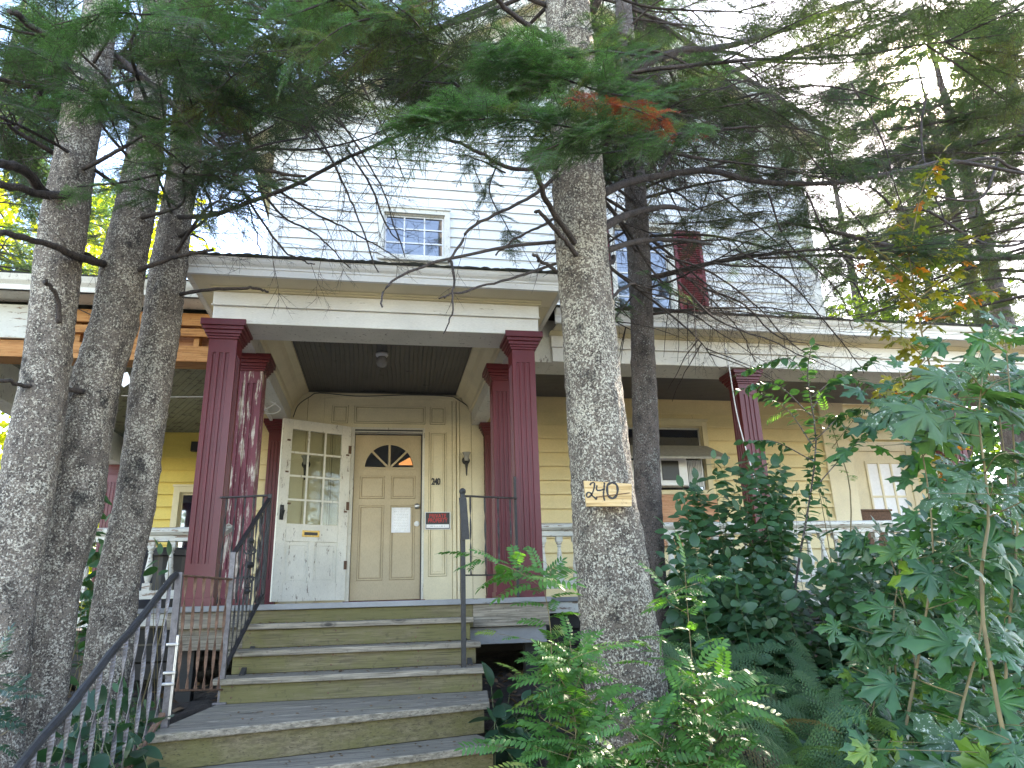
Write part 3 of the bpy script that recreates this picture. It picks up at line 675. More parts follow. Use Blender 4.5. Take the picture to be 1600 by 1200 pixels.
# old exterior door standing open on the left: a wooden storm door, glazed above
SDH=Vector((-.435,8.86,0)); SDF=Vector((-1.172,8.49,0)); sdx=(SDF-SDH).normalized(); sdn=Vector((sdx.y,-sdx.x,0))
if sdn.y>0: sdn=-sdn
SM=Matrix(((sdx.x,-sdn.x,0,SDH.x),(sdx.y,-sdn.y,0,SDH.y),(0,0,1,.095),(0,0,0,1)))   # local x: hinge->free edge, local -y: outward face
SW,SH=.87,2.10
q=MB()
for a in((0,.12,-.02,.02,0,SH),(SW-.12,SW,-.02,.02,0,SH),(.12,SW-.12,-.02,.02,0,.20),(.12,SW-.12,-.02,.02,SH-.12,SH),(.12,SW-.12,-.02,.02,.66,.86),(.40,.47,-.02,.02,.20,.66)): q.box(*a,M=SM)
q.box(.12,SW-.12,-.006,.006,.20,.66,M=SM)
for x0,x1 in((.15,.37),(.50,.72)):
    for a in((x0,x1,-.013,-.0062,.23,.245),(x0,x1,-.013,-.0062,.615,.63),(x0,x0+.014,-.013,-.0062,.245,.615),(x1-.014,x1,-.013,-.0062,.245,.615)): q.box(*a,M=SM)
sd_=q.build('storm_door','white_peel2' if 'white_peel2' in M else 'white_worn',H,.003); sd_['label']='peeling white glazed door standing open to the left'
q=MB(); q.box(.125,SW-.125,-.003,.003,.865,SH-.125,M=SM); q.build('pane','clear',sd_)
q=MB()
for i in(1,2): X=.12+(SW-.24)*i/3; q.box(X-.011,X+.011,-.016,-.0035,.86,SH-.12,M=SM)
for j in(1,2,3):
    Z=.86+(SH-.98)*j/4
    for i in range(3): a=.12+(SW-.24)*i/3+(.011 if i else 0); b=.12+(SW-.24)*(i+1)/3-(.011 if i<2 else 0); q.box(a,b,-.015,-.0036,Z-.011,Z+.011,M=SM)
q.build('muntin','white_worn',sd_)
q=MB(); q.box(.35,.56,-.024,-.0205,.715,.79,M=SM); ms=q.build('mail_slot','brass',sd_,.002)
q=MB(); q.box(.375,.535,-.028,-.0245,.735,.77,M=SM); q.build('slot_flap','black',ms,.001)
q=MB(); q.tube([SM@Vector((SW-.05,-.02,1.02)),SM@Vector((SW-.05,-.06,1.02)),SM@Vector((SW-.05,-.075,1.0)),SM@Vector((SW-.055,-.055,.95)),SM@Vector((SW-.06,-.03,.90))],[.016,.018,.022,.012,.008],8); q.box(SW-.075,SW-.03,-.027,-.0205,.90,1.07,M=SM); q.build('door_handle','iron',sd_,smooth=False)
for z in(.35,1.05,1.75): q=MB(); q.box(-.006,.03,-.03,-.0205,z,z+.10,M=SM); q.build('hinge','rust',sd_)
for (x,z) in((.80,1.45),(.80,1.83),(.75,1.08),(.05,1.72),(.05,1.02)): q=MB(); q.box(x-.03,x+.008,-.028,-.0205,z,z+.02,M=SM); q.build('latch','rust',sd_)
# ---- balustrades
def balustrade(x0,x1,Y,nb,mat='white_peel'):
    q=MB(); q.extx([(Y-.06,.64),(Y-.085,.665),(Y-.085,.69),(Y-.06,.705),(Y+.06,.705),(Y+.085,.69),(Y+.085,.665),(Y+.06,.64)],x0,x1); q.box(x0,x1,Y-.045,Y+.045,.59,.639); q.box(x0,x1,Y-.05,Y+.05,.12,.19); o=q.build('balustrade',mat,H,.003)
    for i in range(nb):
        x=x0+(x1-x0)*(i+.5)/nb; c=MB()
        c.box(x-.03,x+.03,Y-.03,Y+.03,.191,.25); c.box(x-.03,x+.03,Y-.03,Y+.03,.54,.589)
        c.lathe([(.028,.25),(.016,.258),(.022,.27),(.033,.31),(.031,.35),(.02,.44),(.015,.49),(.024,.50),(.016,.51),(.026,.525),(.028,.54)],(x,Y,0),12); c.build('baluster',mat,o)
    return o
balustrade(1.23,3.58,6.52,15); balustrade(3.80,5.94,6.52,14); balustrade(6.16,8.29,6.52,12); balustrade(-4.0,-1.36,6.55,16)
# broken piece of trim left leaning beside the peeling column
q=MB(); a=at(336,900,5.9);b=at(345,850,5.9); 
q.beam(at(334,940,5.95),at(341,860,5.95),.045,.03); q.beam(at(341,860,5.96),at(347,822,5.96),.06,.03)
q.beam(at(343,836,5.93),at(362,822,5.93),.14,.04,(0,0,1)); 
tag(q.build('broken_trim','white_peel'),'broken piece of peeling white moulding leaning on the left burgundy column','broken trim')
# ------------------------------------------------------------------ timber steps
S=thing('porch_steps','mossy grey wooden steps with an angled landing leading up to the porch','steps',(0,4.3,-.9))
SY=[5.24,4.98,4.72]; SZ=[-.084,-.238,-.378]; LZ_=-.52
for i,(y,z) in enumerate(zip(SY,SZ)):
    yb=(SY[i-1] if i else 5.49)+.028
    sk=.004*(i-1); q=MB(); q.box(-.955-.012*i,.665+.012*i-.01,y,yb-.001,z-.036,z); q.build('tread','tread',S,.006)
    q=MB(); zb=(SZ[i+1] if i<2 else LZ_)+.001; q.box(-.915-.006*i,.64+.006*i-.01,y+.03,y+.058,zb,z-.037); q.build('riser','step',S,.003)
def onz(px,py,z):
    d=at(px,py,1.); return d*(z/d[2])
fl=onz(222,1150,LZ_); frr=onz(765,1097,LZ_); ml=onz(335,1100,LZ_)
dv=np.array([frr[0]-fl[0],frr[1]-fl[1]]); dv/=np.linalg.norm(dv); nv=np.array([dv[1],-dv[0]])   # nv: down the flight
def slab(name,poly,z0,z1,mat,bev=.006):
    q=MB(); n=len(poly); V=[(x,y,z0) for x,y in poly]+[(x,y,z1) for x,y in poly]
    q.add(V,[tuple(range(n))[::-1],tuple(range(n,2*n))]+[(i,(i+1)%n,(i+1)%n+n,i+n) for i in range(n)]); return q.build(name,mat,S,bev)
A2=np.array([fl[0],fl[1]]);B2=np.array([frr[0],frr[1]])
# landing in three boards that follow the front edge
def lerp(a,b,t): return a+(b-a)*t
bl=np.array([ml[0]+.02,4.79]); br=np.array([.68,4.79])
inb=lambda t:(lerp(A2,bl,t),lerp(B2,br,t))
for a,b in((0,.27),(.28,.62),(.63,1.)):
    p,q_=inb(a); r_,s_=inb(b); slab('tread',[p,q_,s_,r_],LZ_-.036,LZ_,'tread')
for kk in range(3):
    z0=LZ_-.16*kk; off=nv*.29*kk
    a=A2+off-dv*.02*kk+dv*.03; b=B2+off-dv*.085*kk-dv*.02
    slab('riser',[a-nv*.03,b-nv*.03,b-nv*.058,a-nv*.058],z0-.16+.001,z0-.037,'step',.003)
    if kk<2:
        o2=nv*.29*(kk+1); p=A2+o2-dv*.03*(kk+1)-dv*.06; q_=B2+o2-dv*.085*(kk+1)+dv*.02
        slab('tread',[p,q_,B2+off-dv*.085*(kk+1)+dv*.02-nv*.032,A2+off-dv*.03*(kk+1)-nv*.032],z0-.196,z0-.16,'tread')
for xx in(-.86,.575): q=MB(); q.add([(x,y,z) for x in(xx,xx+.03) for y,z in((4.82,-.42),(5.46,-.14),(5.46,-.6),(4.82,-.6))],[(0,1,2,3),(7,6,5,4),(0,4,5,1),(1,5,6,2),(2,6,7,3),(3,7,4,0)]); q.build('stringer','dark',S)
q=MB()
for i in range(3):
    for xx in(-.87,-.3,.25,.59):
        for dz in(.035,.095): q.lathe([(.006,0),(.006,-.002),(.003,-.003)],(xx+random.uniform(-.01,.01),SY[i]+.0298,(SZ[i+1] if i<2 else LZ_)+dz),7,'y')
q.build('nail_head','rust',S)
# ------------------------------------------------------------------ iron railings
def twisted(mb,a,b,w=.014,t=.004,turns=3,flat=None):
    a=np.array(a,float);b=np.array(b,float);n=int(turns*14)+1; V=[]
    ax=(b-a)/np.linalg.norm(b-a); u=np.cross(ax,[0,1,0.]); u/=np.linalg.norm(u); v=np.cross(ax,u); F=[]
    for i in range(n+1):
        p=a+(b-a)*i/n; th=math.pi*turns*i/n+.6
        c,s=math.cos(th),math.sin(th); d1=u*c+v*s; d2=-u*s+v*c
        for i1,j1 in((-1,-1),(1,-1),(1,1),(-1,1)): V.append(p+d1*i1*w/2+d2*j1*t/2)
    for i in range(n):
        for j in range(4): F.append((i*4+j,i*4+(j+1)%4,i*4+4+(j+1)%4,i*4+4+j))
    mb.add(V,F)
def pickets(o,a0,a1,b0,b1,n,mat='iron',w=.014,turns=3,t0=.5):
    a0,a1,b0,b1=map(lambda p:np.array(p,float),(a0,a1,b0,b1))
    for i in range(n):
        t=(i+t0)/n; mb=MB(); twisted(mb,a0+(a1-a0)*t,b0+(b1-b0)*t,w,.004,turns); mb.build('baluster',mat,o)
R1=thing('iron_railing','black iron railing on the right of the steps running back to the column','railing',(.53,4.8,LZ_))
q=MB(); q.box(.515,.545,4.785,4.815,LZ_,.73); q.lathe([(.02,.73),(.024,.745),(.02,.76),(.008,.768)],(.53,4.80,0),10); q.box(.495,.565,4.77,4.83,LZ_+.0005,LZ_+.01); q.build('post','iron',R1,.002)
q=MB(); q.beam((.528,4.775,.70),(.548,4.775,.42),.05,.012,(0,1,0)); q.build('brace','iron',R1)
q=MB(); q.beam((.53,4.8,.715),(1.05,5.60,.815),.03,.012); q.build('top_rail','iron',R1,.002)
q=MB(); q.beam((.545,4.81,.19),(1.05,5.60,.215),.025,.010); q.build('bottom_rail','iron',R1,.002)
q=MB(); q.box(1.036,1.056,5.585,5.605,ZF,.99); q.build('end_post','iron',R1,.002)
pickets(R1,(.53,4.8,.19),(1.05,5.6,.215),(.53,4.8,.71),(1.05,5.6,.81),4,w=.013)
R2=thing('iron_railing','black iron railing with scroll ornament beside the upper steps on the left','railing',(-.92,4.75,LZ_))
P1=np.array([-.925,4.77]); P2=np.array([-.845,5.52])
q=MB(); q.box(P1[0]-.016,P1[0]+.016,P1[1]-.016,P1[1]+.016,LZ_,.36); q.box(P1[0]-.04,P1[0]+.04,P1[1]-.035,P1[1]+.035,LZ_+.0005,LZ_+.012); q.build('post','iron_grey',R2,.002)
q=MB(); q.box(P2[0]-.014,P2[0]+.014,P2[1]-.014,P2[1]+.014,ZF,.84); q.build('post','iron',R2,.002)
q=MB(); q.beam((*P1,.345),(*P2,.81),.03,.014); q.build('top_rail','iron',R2,.002)
q=MB(); q.beam((*P1,-.34),(*P2,.12),.028,.012); q.build('bottom_rail','iron',R2,.002)
q=MB(); q.beam((*P2,.83),(-1.215,5.60,.825),.028,.012); q.beam((*P2,.235),(-1.215,5.60,.235),.022,.010); q.build('cross_rail','iron',R2,.002)
pickets(R2,(*P1,-.34),(*P2,.12),(*P1,.345),(*P2,.81),9,turns=3)
pickets(R2,(-1.2,5.6,.06),(-.86,5.53,.06),(-1.2,5.6,.825),(-.86,5.53,.83),5,turns=4)
q=MB(); sc0=P1+(P2-P1)*.48
for s in(-1,1):
    for zz in(-1,1):
        pts=[]
        for t in np.linspace(0,1,18):
            r=.048*(1-t*.72); a=math.pi*(.5+1.6*t); pts.append((sc0[0]+s*(.05-r*math.cos(a+math.pi)*1.0-.03),sc0[1]-.01,.30+zz*(.10+r*math.sin(a))))
        q.tube(pts,.006,6)
q.lathe([(.02,-.02),(.035,0),(.02,.02)],(sc0[0],sc0[1],.30),8); q.lathe([(.012,-.02),(.022,0),(.012,.02)],(sc0[0],sc0[1],.46),8); q.lathe([(.012,-.02),(.022,0),(.012,.02)],(sc0[0],sc0[1],.13),8)
q.build('scroll','iron',R2)
R3=thing('iron_railing','rusty iron railing with twisted balusters along the left side of the landing','railing',(-1.0,3.9,LZ_))
P0=np.array([-1.005,3.93])
q=MB(); q.beam((*P0,LZ_),(P0[0]-.008,P0[1],.20),.032,.032,(0,1,0)); q.build('post','iron_grey',R3,.002)
q=MB(); q.beam((*P0,.185),(*P1,.195),.028,.010); q.build('top_rail','rust',R3,.002)
PB0=np.array([-1.0,3.98]); q=MB(); q.beam((*PB0,-.36),(*P1,-.44),.028,.010); q.build('bottom_rail','rust',R3,.002)
pickets(R3,(*PB0,-.36),(*P1,-.44),(*P0,.185),(*P1,.195),6,'rust',.017,3)
q=MB(); q.box(P0[0]+.017,P0[0]+.029,P0[1]-.035,P0[1]-.02,-.48,-.10); 
for z in(-.15,-.28,-.33): q.box(P0[0]-.025,P0[0]+.032,P0[1]-.04,P0[1]-.022,z,z+.014)
q.build('clamp','steel',R3,.003)
R4=thing('iron_railing','grey iron handrail with twisted balusters sloping down the lower steps','railing',(-1.05,3.4,-.8))
TE=np.array([-1.24,2.35,-.79]); T0=np.array([P0[0]-.02,P0[1]-.02,.19])
pts=[T0+(TE-T0)*t+np.array([0,0,.006*math.sin(t*22)]) for t in np.linspace(0,1,40)]
q=MB(); q.tube(pts,.017,8,jit=.15,seed=3); q.build('handrail','iron',R4)
BE=TE+np.array([0,.0,-.62]); B0=np.array([P0[0]+.0,P0[1]-.06,-.45])
q=MB(); q.beam(tuple(B0),tuple(BE),.028,.014); q.build('bottom_rail','rust',R4,.002)
pickets(R4,B0,BE,T0+np.array([0,0,-.01]),TE+np.array([0,0,-.01]),17,'iron_grey',.018,3.2,.7)
# ------------------------------------------------------------------ small things on the house front
def text3(name,txt,size,ext,mat,px,rot=(rad(90),0,0),parent=None,bold=.0,align='CENTER',sx=1.):
    cu=bpy.data.curves.new(name,'FONT'); cu.body=txt; cu.size=size; cu.extrude=ext; cu.offset=bold; cu.align_x=align; cu.align_y='CENTER'
    t=bpy.data.objects.new('t',cu); C.objects.link(t); t.rotation_euler=rot; t.location=px; t.scale=(sx,1,1)
    bpy.context.view_layer.update()
    dg=bpy.context.evaluated_depsgraph_get(); me=bpy.data.meshes.new_from_object(t.evaluated_get(dg)); me.transform(t.matrix_world); me.name=name
    bpy.data.objects.remove(t); bpy.data.curves.remove(cu)
    me.materials.clear(); me.materials.append(M[mat]); o=bpy.data.objects.new(name,me); C.objects.link(o)
    if parent is not None:
        o.parent=parent
        if parent.parent is None: o.matrix_parent_inverse=Matrix.Translation(-Vector(parent.location))
    return o
p=at(681,753,ES-.011)
for i,ch in enumerate('240'):
    text3('house_digit',ch,.115,.004,'black',(p[0]-.036+.036*i,ES-.0145,p[2]),parent=H,bold=.0035,sx=.75)
# sign on the door surround
p0=at(664,800,ES-.03); p1=at(704,827,ES-.03); sgx0,sgx1,sgz0,sgz1=p0[0],p1[0],p1[2],p0[2]
q=MB(); q.box(sgx0,sgx1,ES-.027,ES-.0225,sgz0,sgz1); sg=q.build('warning_sign','white_pl'); tag(sg,'small black and red PRIVATE PROPERTY sign right of the front door','sign')
q=MB(); q.box(sgx0+.01,sgx1-.01,ES-.0285,ES-.0272,sgz0+.008,sgz1-.008); q.build('sign_face','black',sg)
q=MB(); q.box(sgx0+.018,sgx1-.018,ES-.0298,ES-.0287,sgz0+.018,sgz0+.062); q.build('name_strip','paper',sg)
cxs=(sgx0+sgx1)/2; hh=sgz1-sgz0
text3('sign_word','PRIVATE',.072,.0006,'red',(cxs,ES-.0300,sgz1-.052),parent=sg,bold=.0008,sx=.80)
text3('sign_word','PROPERTY',.072,.0006,'red',(cxs,ES-.0300,sgz1-.108),parent=sg,bold=.0008,sx=.70)
q=MB()
for i in range(9): x=sgx0+.07+i*.021; q.box(x,x+random.uniform(.008,.016),ES-.0303,ES-.0299,sgz0+.03,sgz0+.048)
q.build('faint_writing','steel',sg)
# paper notice on the door
p0=at(612,793,DY-.02);p1=at(641,832,DY-.02)
q=MB(); n=10; X=np.linspace(p0[0],p1[0],n); Z=np.linspace(p1[2],p0[2],n)
V=[(x,DY-.013-.003*abs(math.sin(i*1.7+j*.9)),z) for j,z in enumerate(Z) for i,x in enumerate(X)]
q.add(V,[(j*n+i,j*n+i+1,(j+1)*n+i+1,(j+1)*n+i) for j in range(n-1) for i in range(n-1)])
pn=q.build('paper_notice','paper'); pn.modifiers.new('t','SOLIDIFY').thickness=.0012; tag(pn,'white printed notice in a plastic sleeve taped to the front door','notice')
q=MB()
for j in range(13):
    z=p1[2]+.03+j*.019; x=p0[0]+.03
    while x<p1[0]-.04:
        l=random.uniform(.008,.03); q.box(x,min(x+l,p1[0]-.03),DY-.0185,DY-.0178,z,z+.006); x+=l+.006
q.build('print_line','steel',pn)
# wall lanterns
def lantern(px,py,lab):
    p=at(px,py,ES-.01); t=thing('wall_lantern',lab,'lantern',(p[0],ES,p[2]),'black lanterns either side of the entrance')
    q=MB(); q.lathe([(.052,0),(.052,-.012),(.04,-.022),(.02,-.03)],(p[0],ES,p[2]+.02),18,'y'); q.tube([(p[0],ES-.02,p[2]+.02),(p[0],ES-.06,p[2]+.0),(p[0],ES-.075,p[2]+.01)],.01,8); q.build('backplate','iron',t,smooth=False)
    q=MB(); q.lathe([(.004,-.19),(.010,-.17),(.013,-.10),(.022,-.04),(.026,-.0)],(p[0],ES-.075,p[2]),12); q.build('torch_body','iron',t,smooth=True)
    q=MB(); q.lathe([(.024,.0),(.030,.03),(.036,.075),(.050,.10),(.058,.112)],(p[0],ES-.075,p[2]),16); q.build('glass_shade','lampglass',t,smooth=True)
lantern(728,722,'black torch lantern with glass shade on the wall right of the door'); lantern(478,728,'black torch lantern seen through the open glazed door')
# ceiling light
t=thing('ceiling_light','small round light with dim globe under the grey portico ceiling','ceiling light',(-.03,7.05,ZC))
cl=at(597,552,6.85); cl=cl*(ZC/cl[2])
q=MB(); q.lathe([(.068,0),(.068,-.025),(.058,-.038),(.046,-.042)],(cl[0],cl[1],ZC-.003),20); q.build('collar','white_pl',t,smooth=True)
q=MB(); q.lathe([(.045,-.043),(.056,-.06),(.064,-.09),(.062,-.12),(.046,-.148),(.022,-.162),(.004,-.165)],(cl[0],cl[1],ZC-.003),20); q.build('globe','lampglass',t,smooth=True)
# cables
def cable(name,pts,r,mat,lab,cat): q=MB(); q.tube(spline(pts,40),r,6); return tag(q.build(name,mat),lab,cat)
Yc=ES-.045
cable('black_cable',[at(458,652,Yc),at(466,633,Yc),at(484,620,Yc),at(500,614,Yc),at(560,619,Yc),at(640,617,Yc),at(700,619,Yc),at(715,624,Yc),at(738,640,Yc),at(752,657,Yc)],.006,'gasket','black cable looping along the top of the entrance wall','cable')
cable('white_cord',[at(1131,535,6.2),at(1139,572,6.2),at(1150,640,6.2),at(1165,700,6.2),at(1181,755,6.2),at(1186,800,6.2)],.006,'white_pl','white cord hanging in front of the purple lit porch column','cord')
cable('tangled_cable',[at(392,618,8.),at(420,626,8.),at(438,638,8.),at(428,646,8.),at(408,644,8.),at(425,634,8.),at(432,628,8.)],.007,'white_pl','loop of pale cable under the left end of the portico beam','cable')
cable('phone_wire',[at(190,618,6.6),at(240,620,6.6),at(322,620,6.6)],.004,'steel','thin pale wire strung under the left porch ceiling','wire')
q=MB(); a=at(306,698,11.3); q.box(a[0]-.07,a[0]+.08,11.28,11.37,a[2]-.07,a[2]+.08); q.box(a[0]-.03,a[0]+.04,11.27,11.279,a[2]-.03,a[2]+.04); tag(q.build('junction_box','black',None,.004),'small black box high on the left yellow wall','box')
# window air conditioner, tilted panel, plywood
x0,x1,z0,z1=W3
t=thing('air_conditioner','white window air conditioner below the tilted grey panel','air conditioner',((x0+x1)/2,8.85,1.5))
q=MB(); q.box(3.55,3.98,8.72,8.93,1.43,1.80); q.build('casing','white_pl',t,.01)
q=MB(); q.box(3.62,3.86,8.708,8.719,1.50,1.76); q.build('vent_panel','black',t,.003)
q=MB()
for i in range(12): q.box(3.99+.024*i,4.0+.024*i,8.86,8.93,1.44,1.80)
q.box(3.26,3.54,8.9,8.93,1.44,1.80); q.build('side_panel','white_pl',t)
q=MB(); V=[(3.12,8.93,2.02),(4.40,8.93,2.02),(4.46,8.42,1.76),(3.06,8.42,1.76)]; V+= [(a,b,c-.03) for a,b,c in V]
q.add(V,[(0,1,2,3),(7,6,5,4),(0,4,5,1),(1,5,6,2),(2,6,7,3),(3,7,4,0)])
tag(q.build('awning_panel','awning',None,.004),'grey tilted panel propped out like an awning over the air conditioner','awning')
q=MB(); q.box(x0-.02,x1+.05,8.89,8.93,1.34,1.40); q.build('sill','cream_trim',w3,.004)
q=MB(); q.box(3.1,4.42,8.84,8.86,.66,1.33); tag(q.build('plywood_sheet','ply',None,.002),'bare reddish plywood sheet fixed under the air conditioner window','plywood')
a=at(1370,800,9.0); q=MB(); q.box(a[0]-.28,a[0]+.3,9.1,9.5,.5,1.12);q.box(a[0]-.3,a[0]+.32,9.08,9.52,1.121,1.15); q.box(a[0]-.2,a[0]-.17,9.15,9.18,ZF,.5);q.box(a[0]+.2,a[0]+.23,9.15,9.18,ZF,.5); tag(q.build('storage_box','rust',None,.005),'reddish brown box beside the white door at the right end of the porch','box')
# bins on the left porch
for px_,mt_,lb in((232,'bin','dark grey bin behind the left balustrade'),(262,'gasket','blue black tub behind the left balustrade nearest the column')):
    a=at(px_,900,7.2); q=MB(); q.lathe([(.17,ZF+.003),(.21,.5),(.24,.51),(.24,.56),(.2,.58),(.02,.6)],(a[0],7.2,0),16); tag(q.build('bin',mt_),lb,'bin')
# ------------------------------------------------------------------ templates
def ribbon_tris(segs,w0,w1=None,up=(0,0,1)):
    """flat quads as triangles for a list of (a,b) segments; returns V,F"""
    V=[];F=[]
    for a,b,wa,wb in segs:
        a=np.array(a);b=np.array(b);d=b-a;s=np.cross(d,up);n=np.linalg.norm(s)
        s=s/n if n>1e-9 else np.array([1,0,0.]); i=len(V)
        V+=[a-s*wa/2,a+s*wa/2,b+s*wb/2,b-s*wb/2];F+=[(i,i+1,i+2),(i,i+2,i+3)]
    return V,F
def spray_template(seed,L=.40,step=.0065,nl=.021,nw=.0019,tw=.034,flat=.35):
    g=np.random.default_rng(seed); V=[];F=[];Wv=[];Wf=[]
    def twig(p,d,l,r):
        n=max(2,int(l/.03)); pts=[p]; dd=np.array(d,float)
        for i in range(n):
            dd=dd+g.normal(0,.07,3)+np.array([0,0,-.035]); dd/=np.linalg.norm(dd); pts.append(pts[-1]+dd*l/n)
        pts=np.array(pts)
        for a,b in zip(pts[:-1],pts[1:]):
            i=len(Wv); s=np.cross(b-a,[0,0,1.]); s/=np.linalg.norm(s)+1e-9; z=np.array([0,0,r])
            Wv.extend([a-s*r,a+s*r,a+z*1.5,b-s*r,b+s*r,b+z*1.5]); Wf.extend([(i,i+1,i+4),(i,i+4,i+3),(i+1,i+2,i+5),(i+1,i+5,i+4),(i+2,i,i+3),(i+2,i+3,i+5)])
        m=int(l/step)
        for k_ in range(m):
            t=(k_+.5)/m*n; i=min(int(t),n-1); q=pts[i]+(pts[i+1]-pts[i])*(t-i); dr=pts[i+1]-pts[i]; dr/=np.linalg.norm(dr)
            sd=np.cross(dr,[0,0,1.]); sd/=np.linalg.norm(sd)+1e-9; up=np.cross(sd,dr)
            for s in(-1,1):
                ph=g.normal(0,.5)+(.35 if k_%2 else -.1)
                nd=dr*g.uniform(.35,.8)+(sd*s*math.cos(ph)+up*math.sin(ph)*(1 if flat<1 else 1)); nd/=np.linalg.norm(nd)
                ln=nl*g.uniform(.75,1.1)*(1-.35*(k_/m)**3); wv=np.cross(nd,up+g.normal(0,.3,3)); wv/=np.linalg.norm(wv)+1e-9
                j=len(V); V.extend([q-wv*nw/2,q+wv*nw/2,q+nd*ln]); F.append((j,j+1,j+2))
        return pts
    main=twig(np.zeros(3),(1,0,.05),L,.0022)
    x=.04;s=1
    while x<L*.95:
        t=x/L; p=main[min(int(t*(len(main)-1)),len(main)-2)]; l=(L*.42)*(1-t)**.8*g.uniform(.7,1.1)+.03
        a=rad(g.uniform(42,60)); d=(math.cos(a),s*math.sin(a),g.normal(-.02,.07)); pts=twig(p,d,l,.0014)
        if l>.11:
            for tt in(.35,.6,.8):
                p2=pts[min(int(tt*(len(pts)-1)),len(pts)-2)]; 
                for s2 in(-1,1):
                    a2=a*s+s2*rad(45); 
                    if g.random()<.75: twig(p2,(math.cos(a2),math.sin(a2),g.normal(-.03,.08)),l*(1-tt)*.6+.015,.001)
        x+=tw*g.uniform(.4,.7); s=-s
    return (np.array(V),np.array(F)),(np.array(Wv),np.array(Wf))
SPN=[spray_template(i) for i in range(4)]
SPF=[spray_template(10+i,step=.011,nl=.024,nw=.0042,tw=.05) for i in range(3)]
def twig_template(seed,L=.6,curl=.25,dense=6):
    g=np.random.default_rng(seed); V=[];F=[]
    def grow(p,d,l,r,lev):
        n=max(3,int(l/.05)); d=np.array(d,float); pts=[p]; cv=g.normal(0,curl*.4,3)
        for i in range(n):
            d=d+cv*.22+g.normal(0,curl*.32,3)+np.array([0,0,-.03]); d/=np.linalg.norm(d); pts.append(pts[-1]+d*l/n)
        for i,(a,b) in enumerate(zip(pts[:-1],pts[1:])):
            r0=r*(1-.75*i/n);r1=r*(1-.75*(i+1)/n); j=len(V); e=b-a; u=np.cross(e,[.2,.3,.9]); u/=np.linalg.norm(u); w_=np.cross(e,u); w_/=np.linalg.norm(w_)
            for q,rr in((a,r0),(b,r1)):
                for th in(0,2.09,4.19): V.append(q+(u*math.cos(th)+w_*math.sin(th))*rr)
            for k_ in range(3): k2=(k_+1)%3; F.extend([(j+k_,j+k2,j+3+k2),(j+k_,j+3+k2,j+3+k_)])
        if lev>0:
            for _ in range(int(dense*(1 if lev>1 else .6))):
                t=g.uniform(.12,.95); i=min(int(t*n),n-1); e=pts[i+1]-pts[i]; e/=np.linalg.norm(e)
                s=g.normal(0,1,3); s-=e*(s@e); s/=np.linalg.norm(s); s[2]-=.2
                grow(pts[i],e*.75+s*.8,l*g.uniform(.25,.6)*(1-t*.4),r*.6,lev-1)
    grow(np.zeros(3),(1,0,0),L,.0036,2); return np.array(V),np.array(F)
TW=[twig_template(i) for i in range(5)]
# ------------------------------------------------------------------ conifers
GRID=np.array([  # how much living foliage the photo shows, cells of 100 x 100 photo pixels
 [.8,.7,.9,1.,.9,1.,1.,.8,.9,1.,.9,.75,.9,1.,1.,1.],
 [.6,.4,.8,.9,.8,.40,.8,1.,1.,1.,.8,.6,.65,.8,.7,.9],
 [.7,.4,.4,.6,.35,.02,.03,.3,.5,.75,.7,.65,.6,.7,.75,.8],
 [.6,.35,.3,.35,.06,0,0,.10,.02,.03,.12,.3,.3,.25,.4,.5],
 [.5,.1,.15,.08,0,0,0,0,0,.08,.04,.08,.04,.15,.3,.4],
 [.1,0,0,0,0,0,0,0,0,0,0,0,0,.0,.1,.2]])
TWG=np.array([
 [1.,1.,1.,1.,1.,1.,1.,1.,1.,1.,1.,1.,1.,1.,1.,1.],
 [1.,1.,1.,1.,1.,1.,1.,1.,1.,1.,1.,1.,1.,1.,.8,1.],
 [1.,1.,1.,1.,1.,.9,.9,.9,.8,.9,1.,1.,1.,1.,1.,1.],
 [1.,1.,1.,1.,.9,.85,.65,.8,.7,.7,1.,1.,1.,1.,1.,1.],
 [.7,.5,.5,.25,.22,.2,.3,.2,.3,.7,.9,1.,1.,.9,.7,.6],
 [.1,.05,.05,.0,0,.0,.05,.0,.1,.3,.35,.7,.6,.3,.0,.0]])
def dens(P,G,off=.12):
    x,y,c=pix(P)
    if c<=.3: return off
    if x<0 or x>=1600 or y<-1: return off if y<300 else 0
    i=int((y+0)//100); j=int(x//100)
    if i>=6: return 0
    if i<0: return .8
    if math.hypot(x-1450,y-125)<30: return 0
    return G[i,j]
def too_close(P,d=1.7): return np.linalg.norm(P)<d
def s_ok(*P):
    for p in P:
        x,y,c=pix(p)
        if 430<x<870 and 215<y<420 and random.random()<.8: return False
    return True
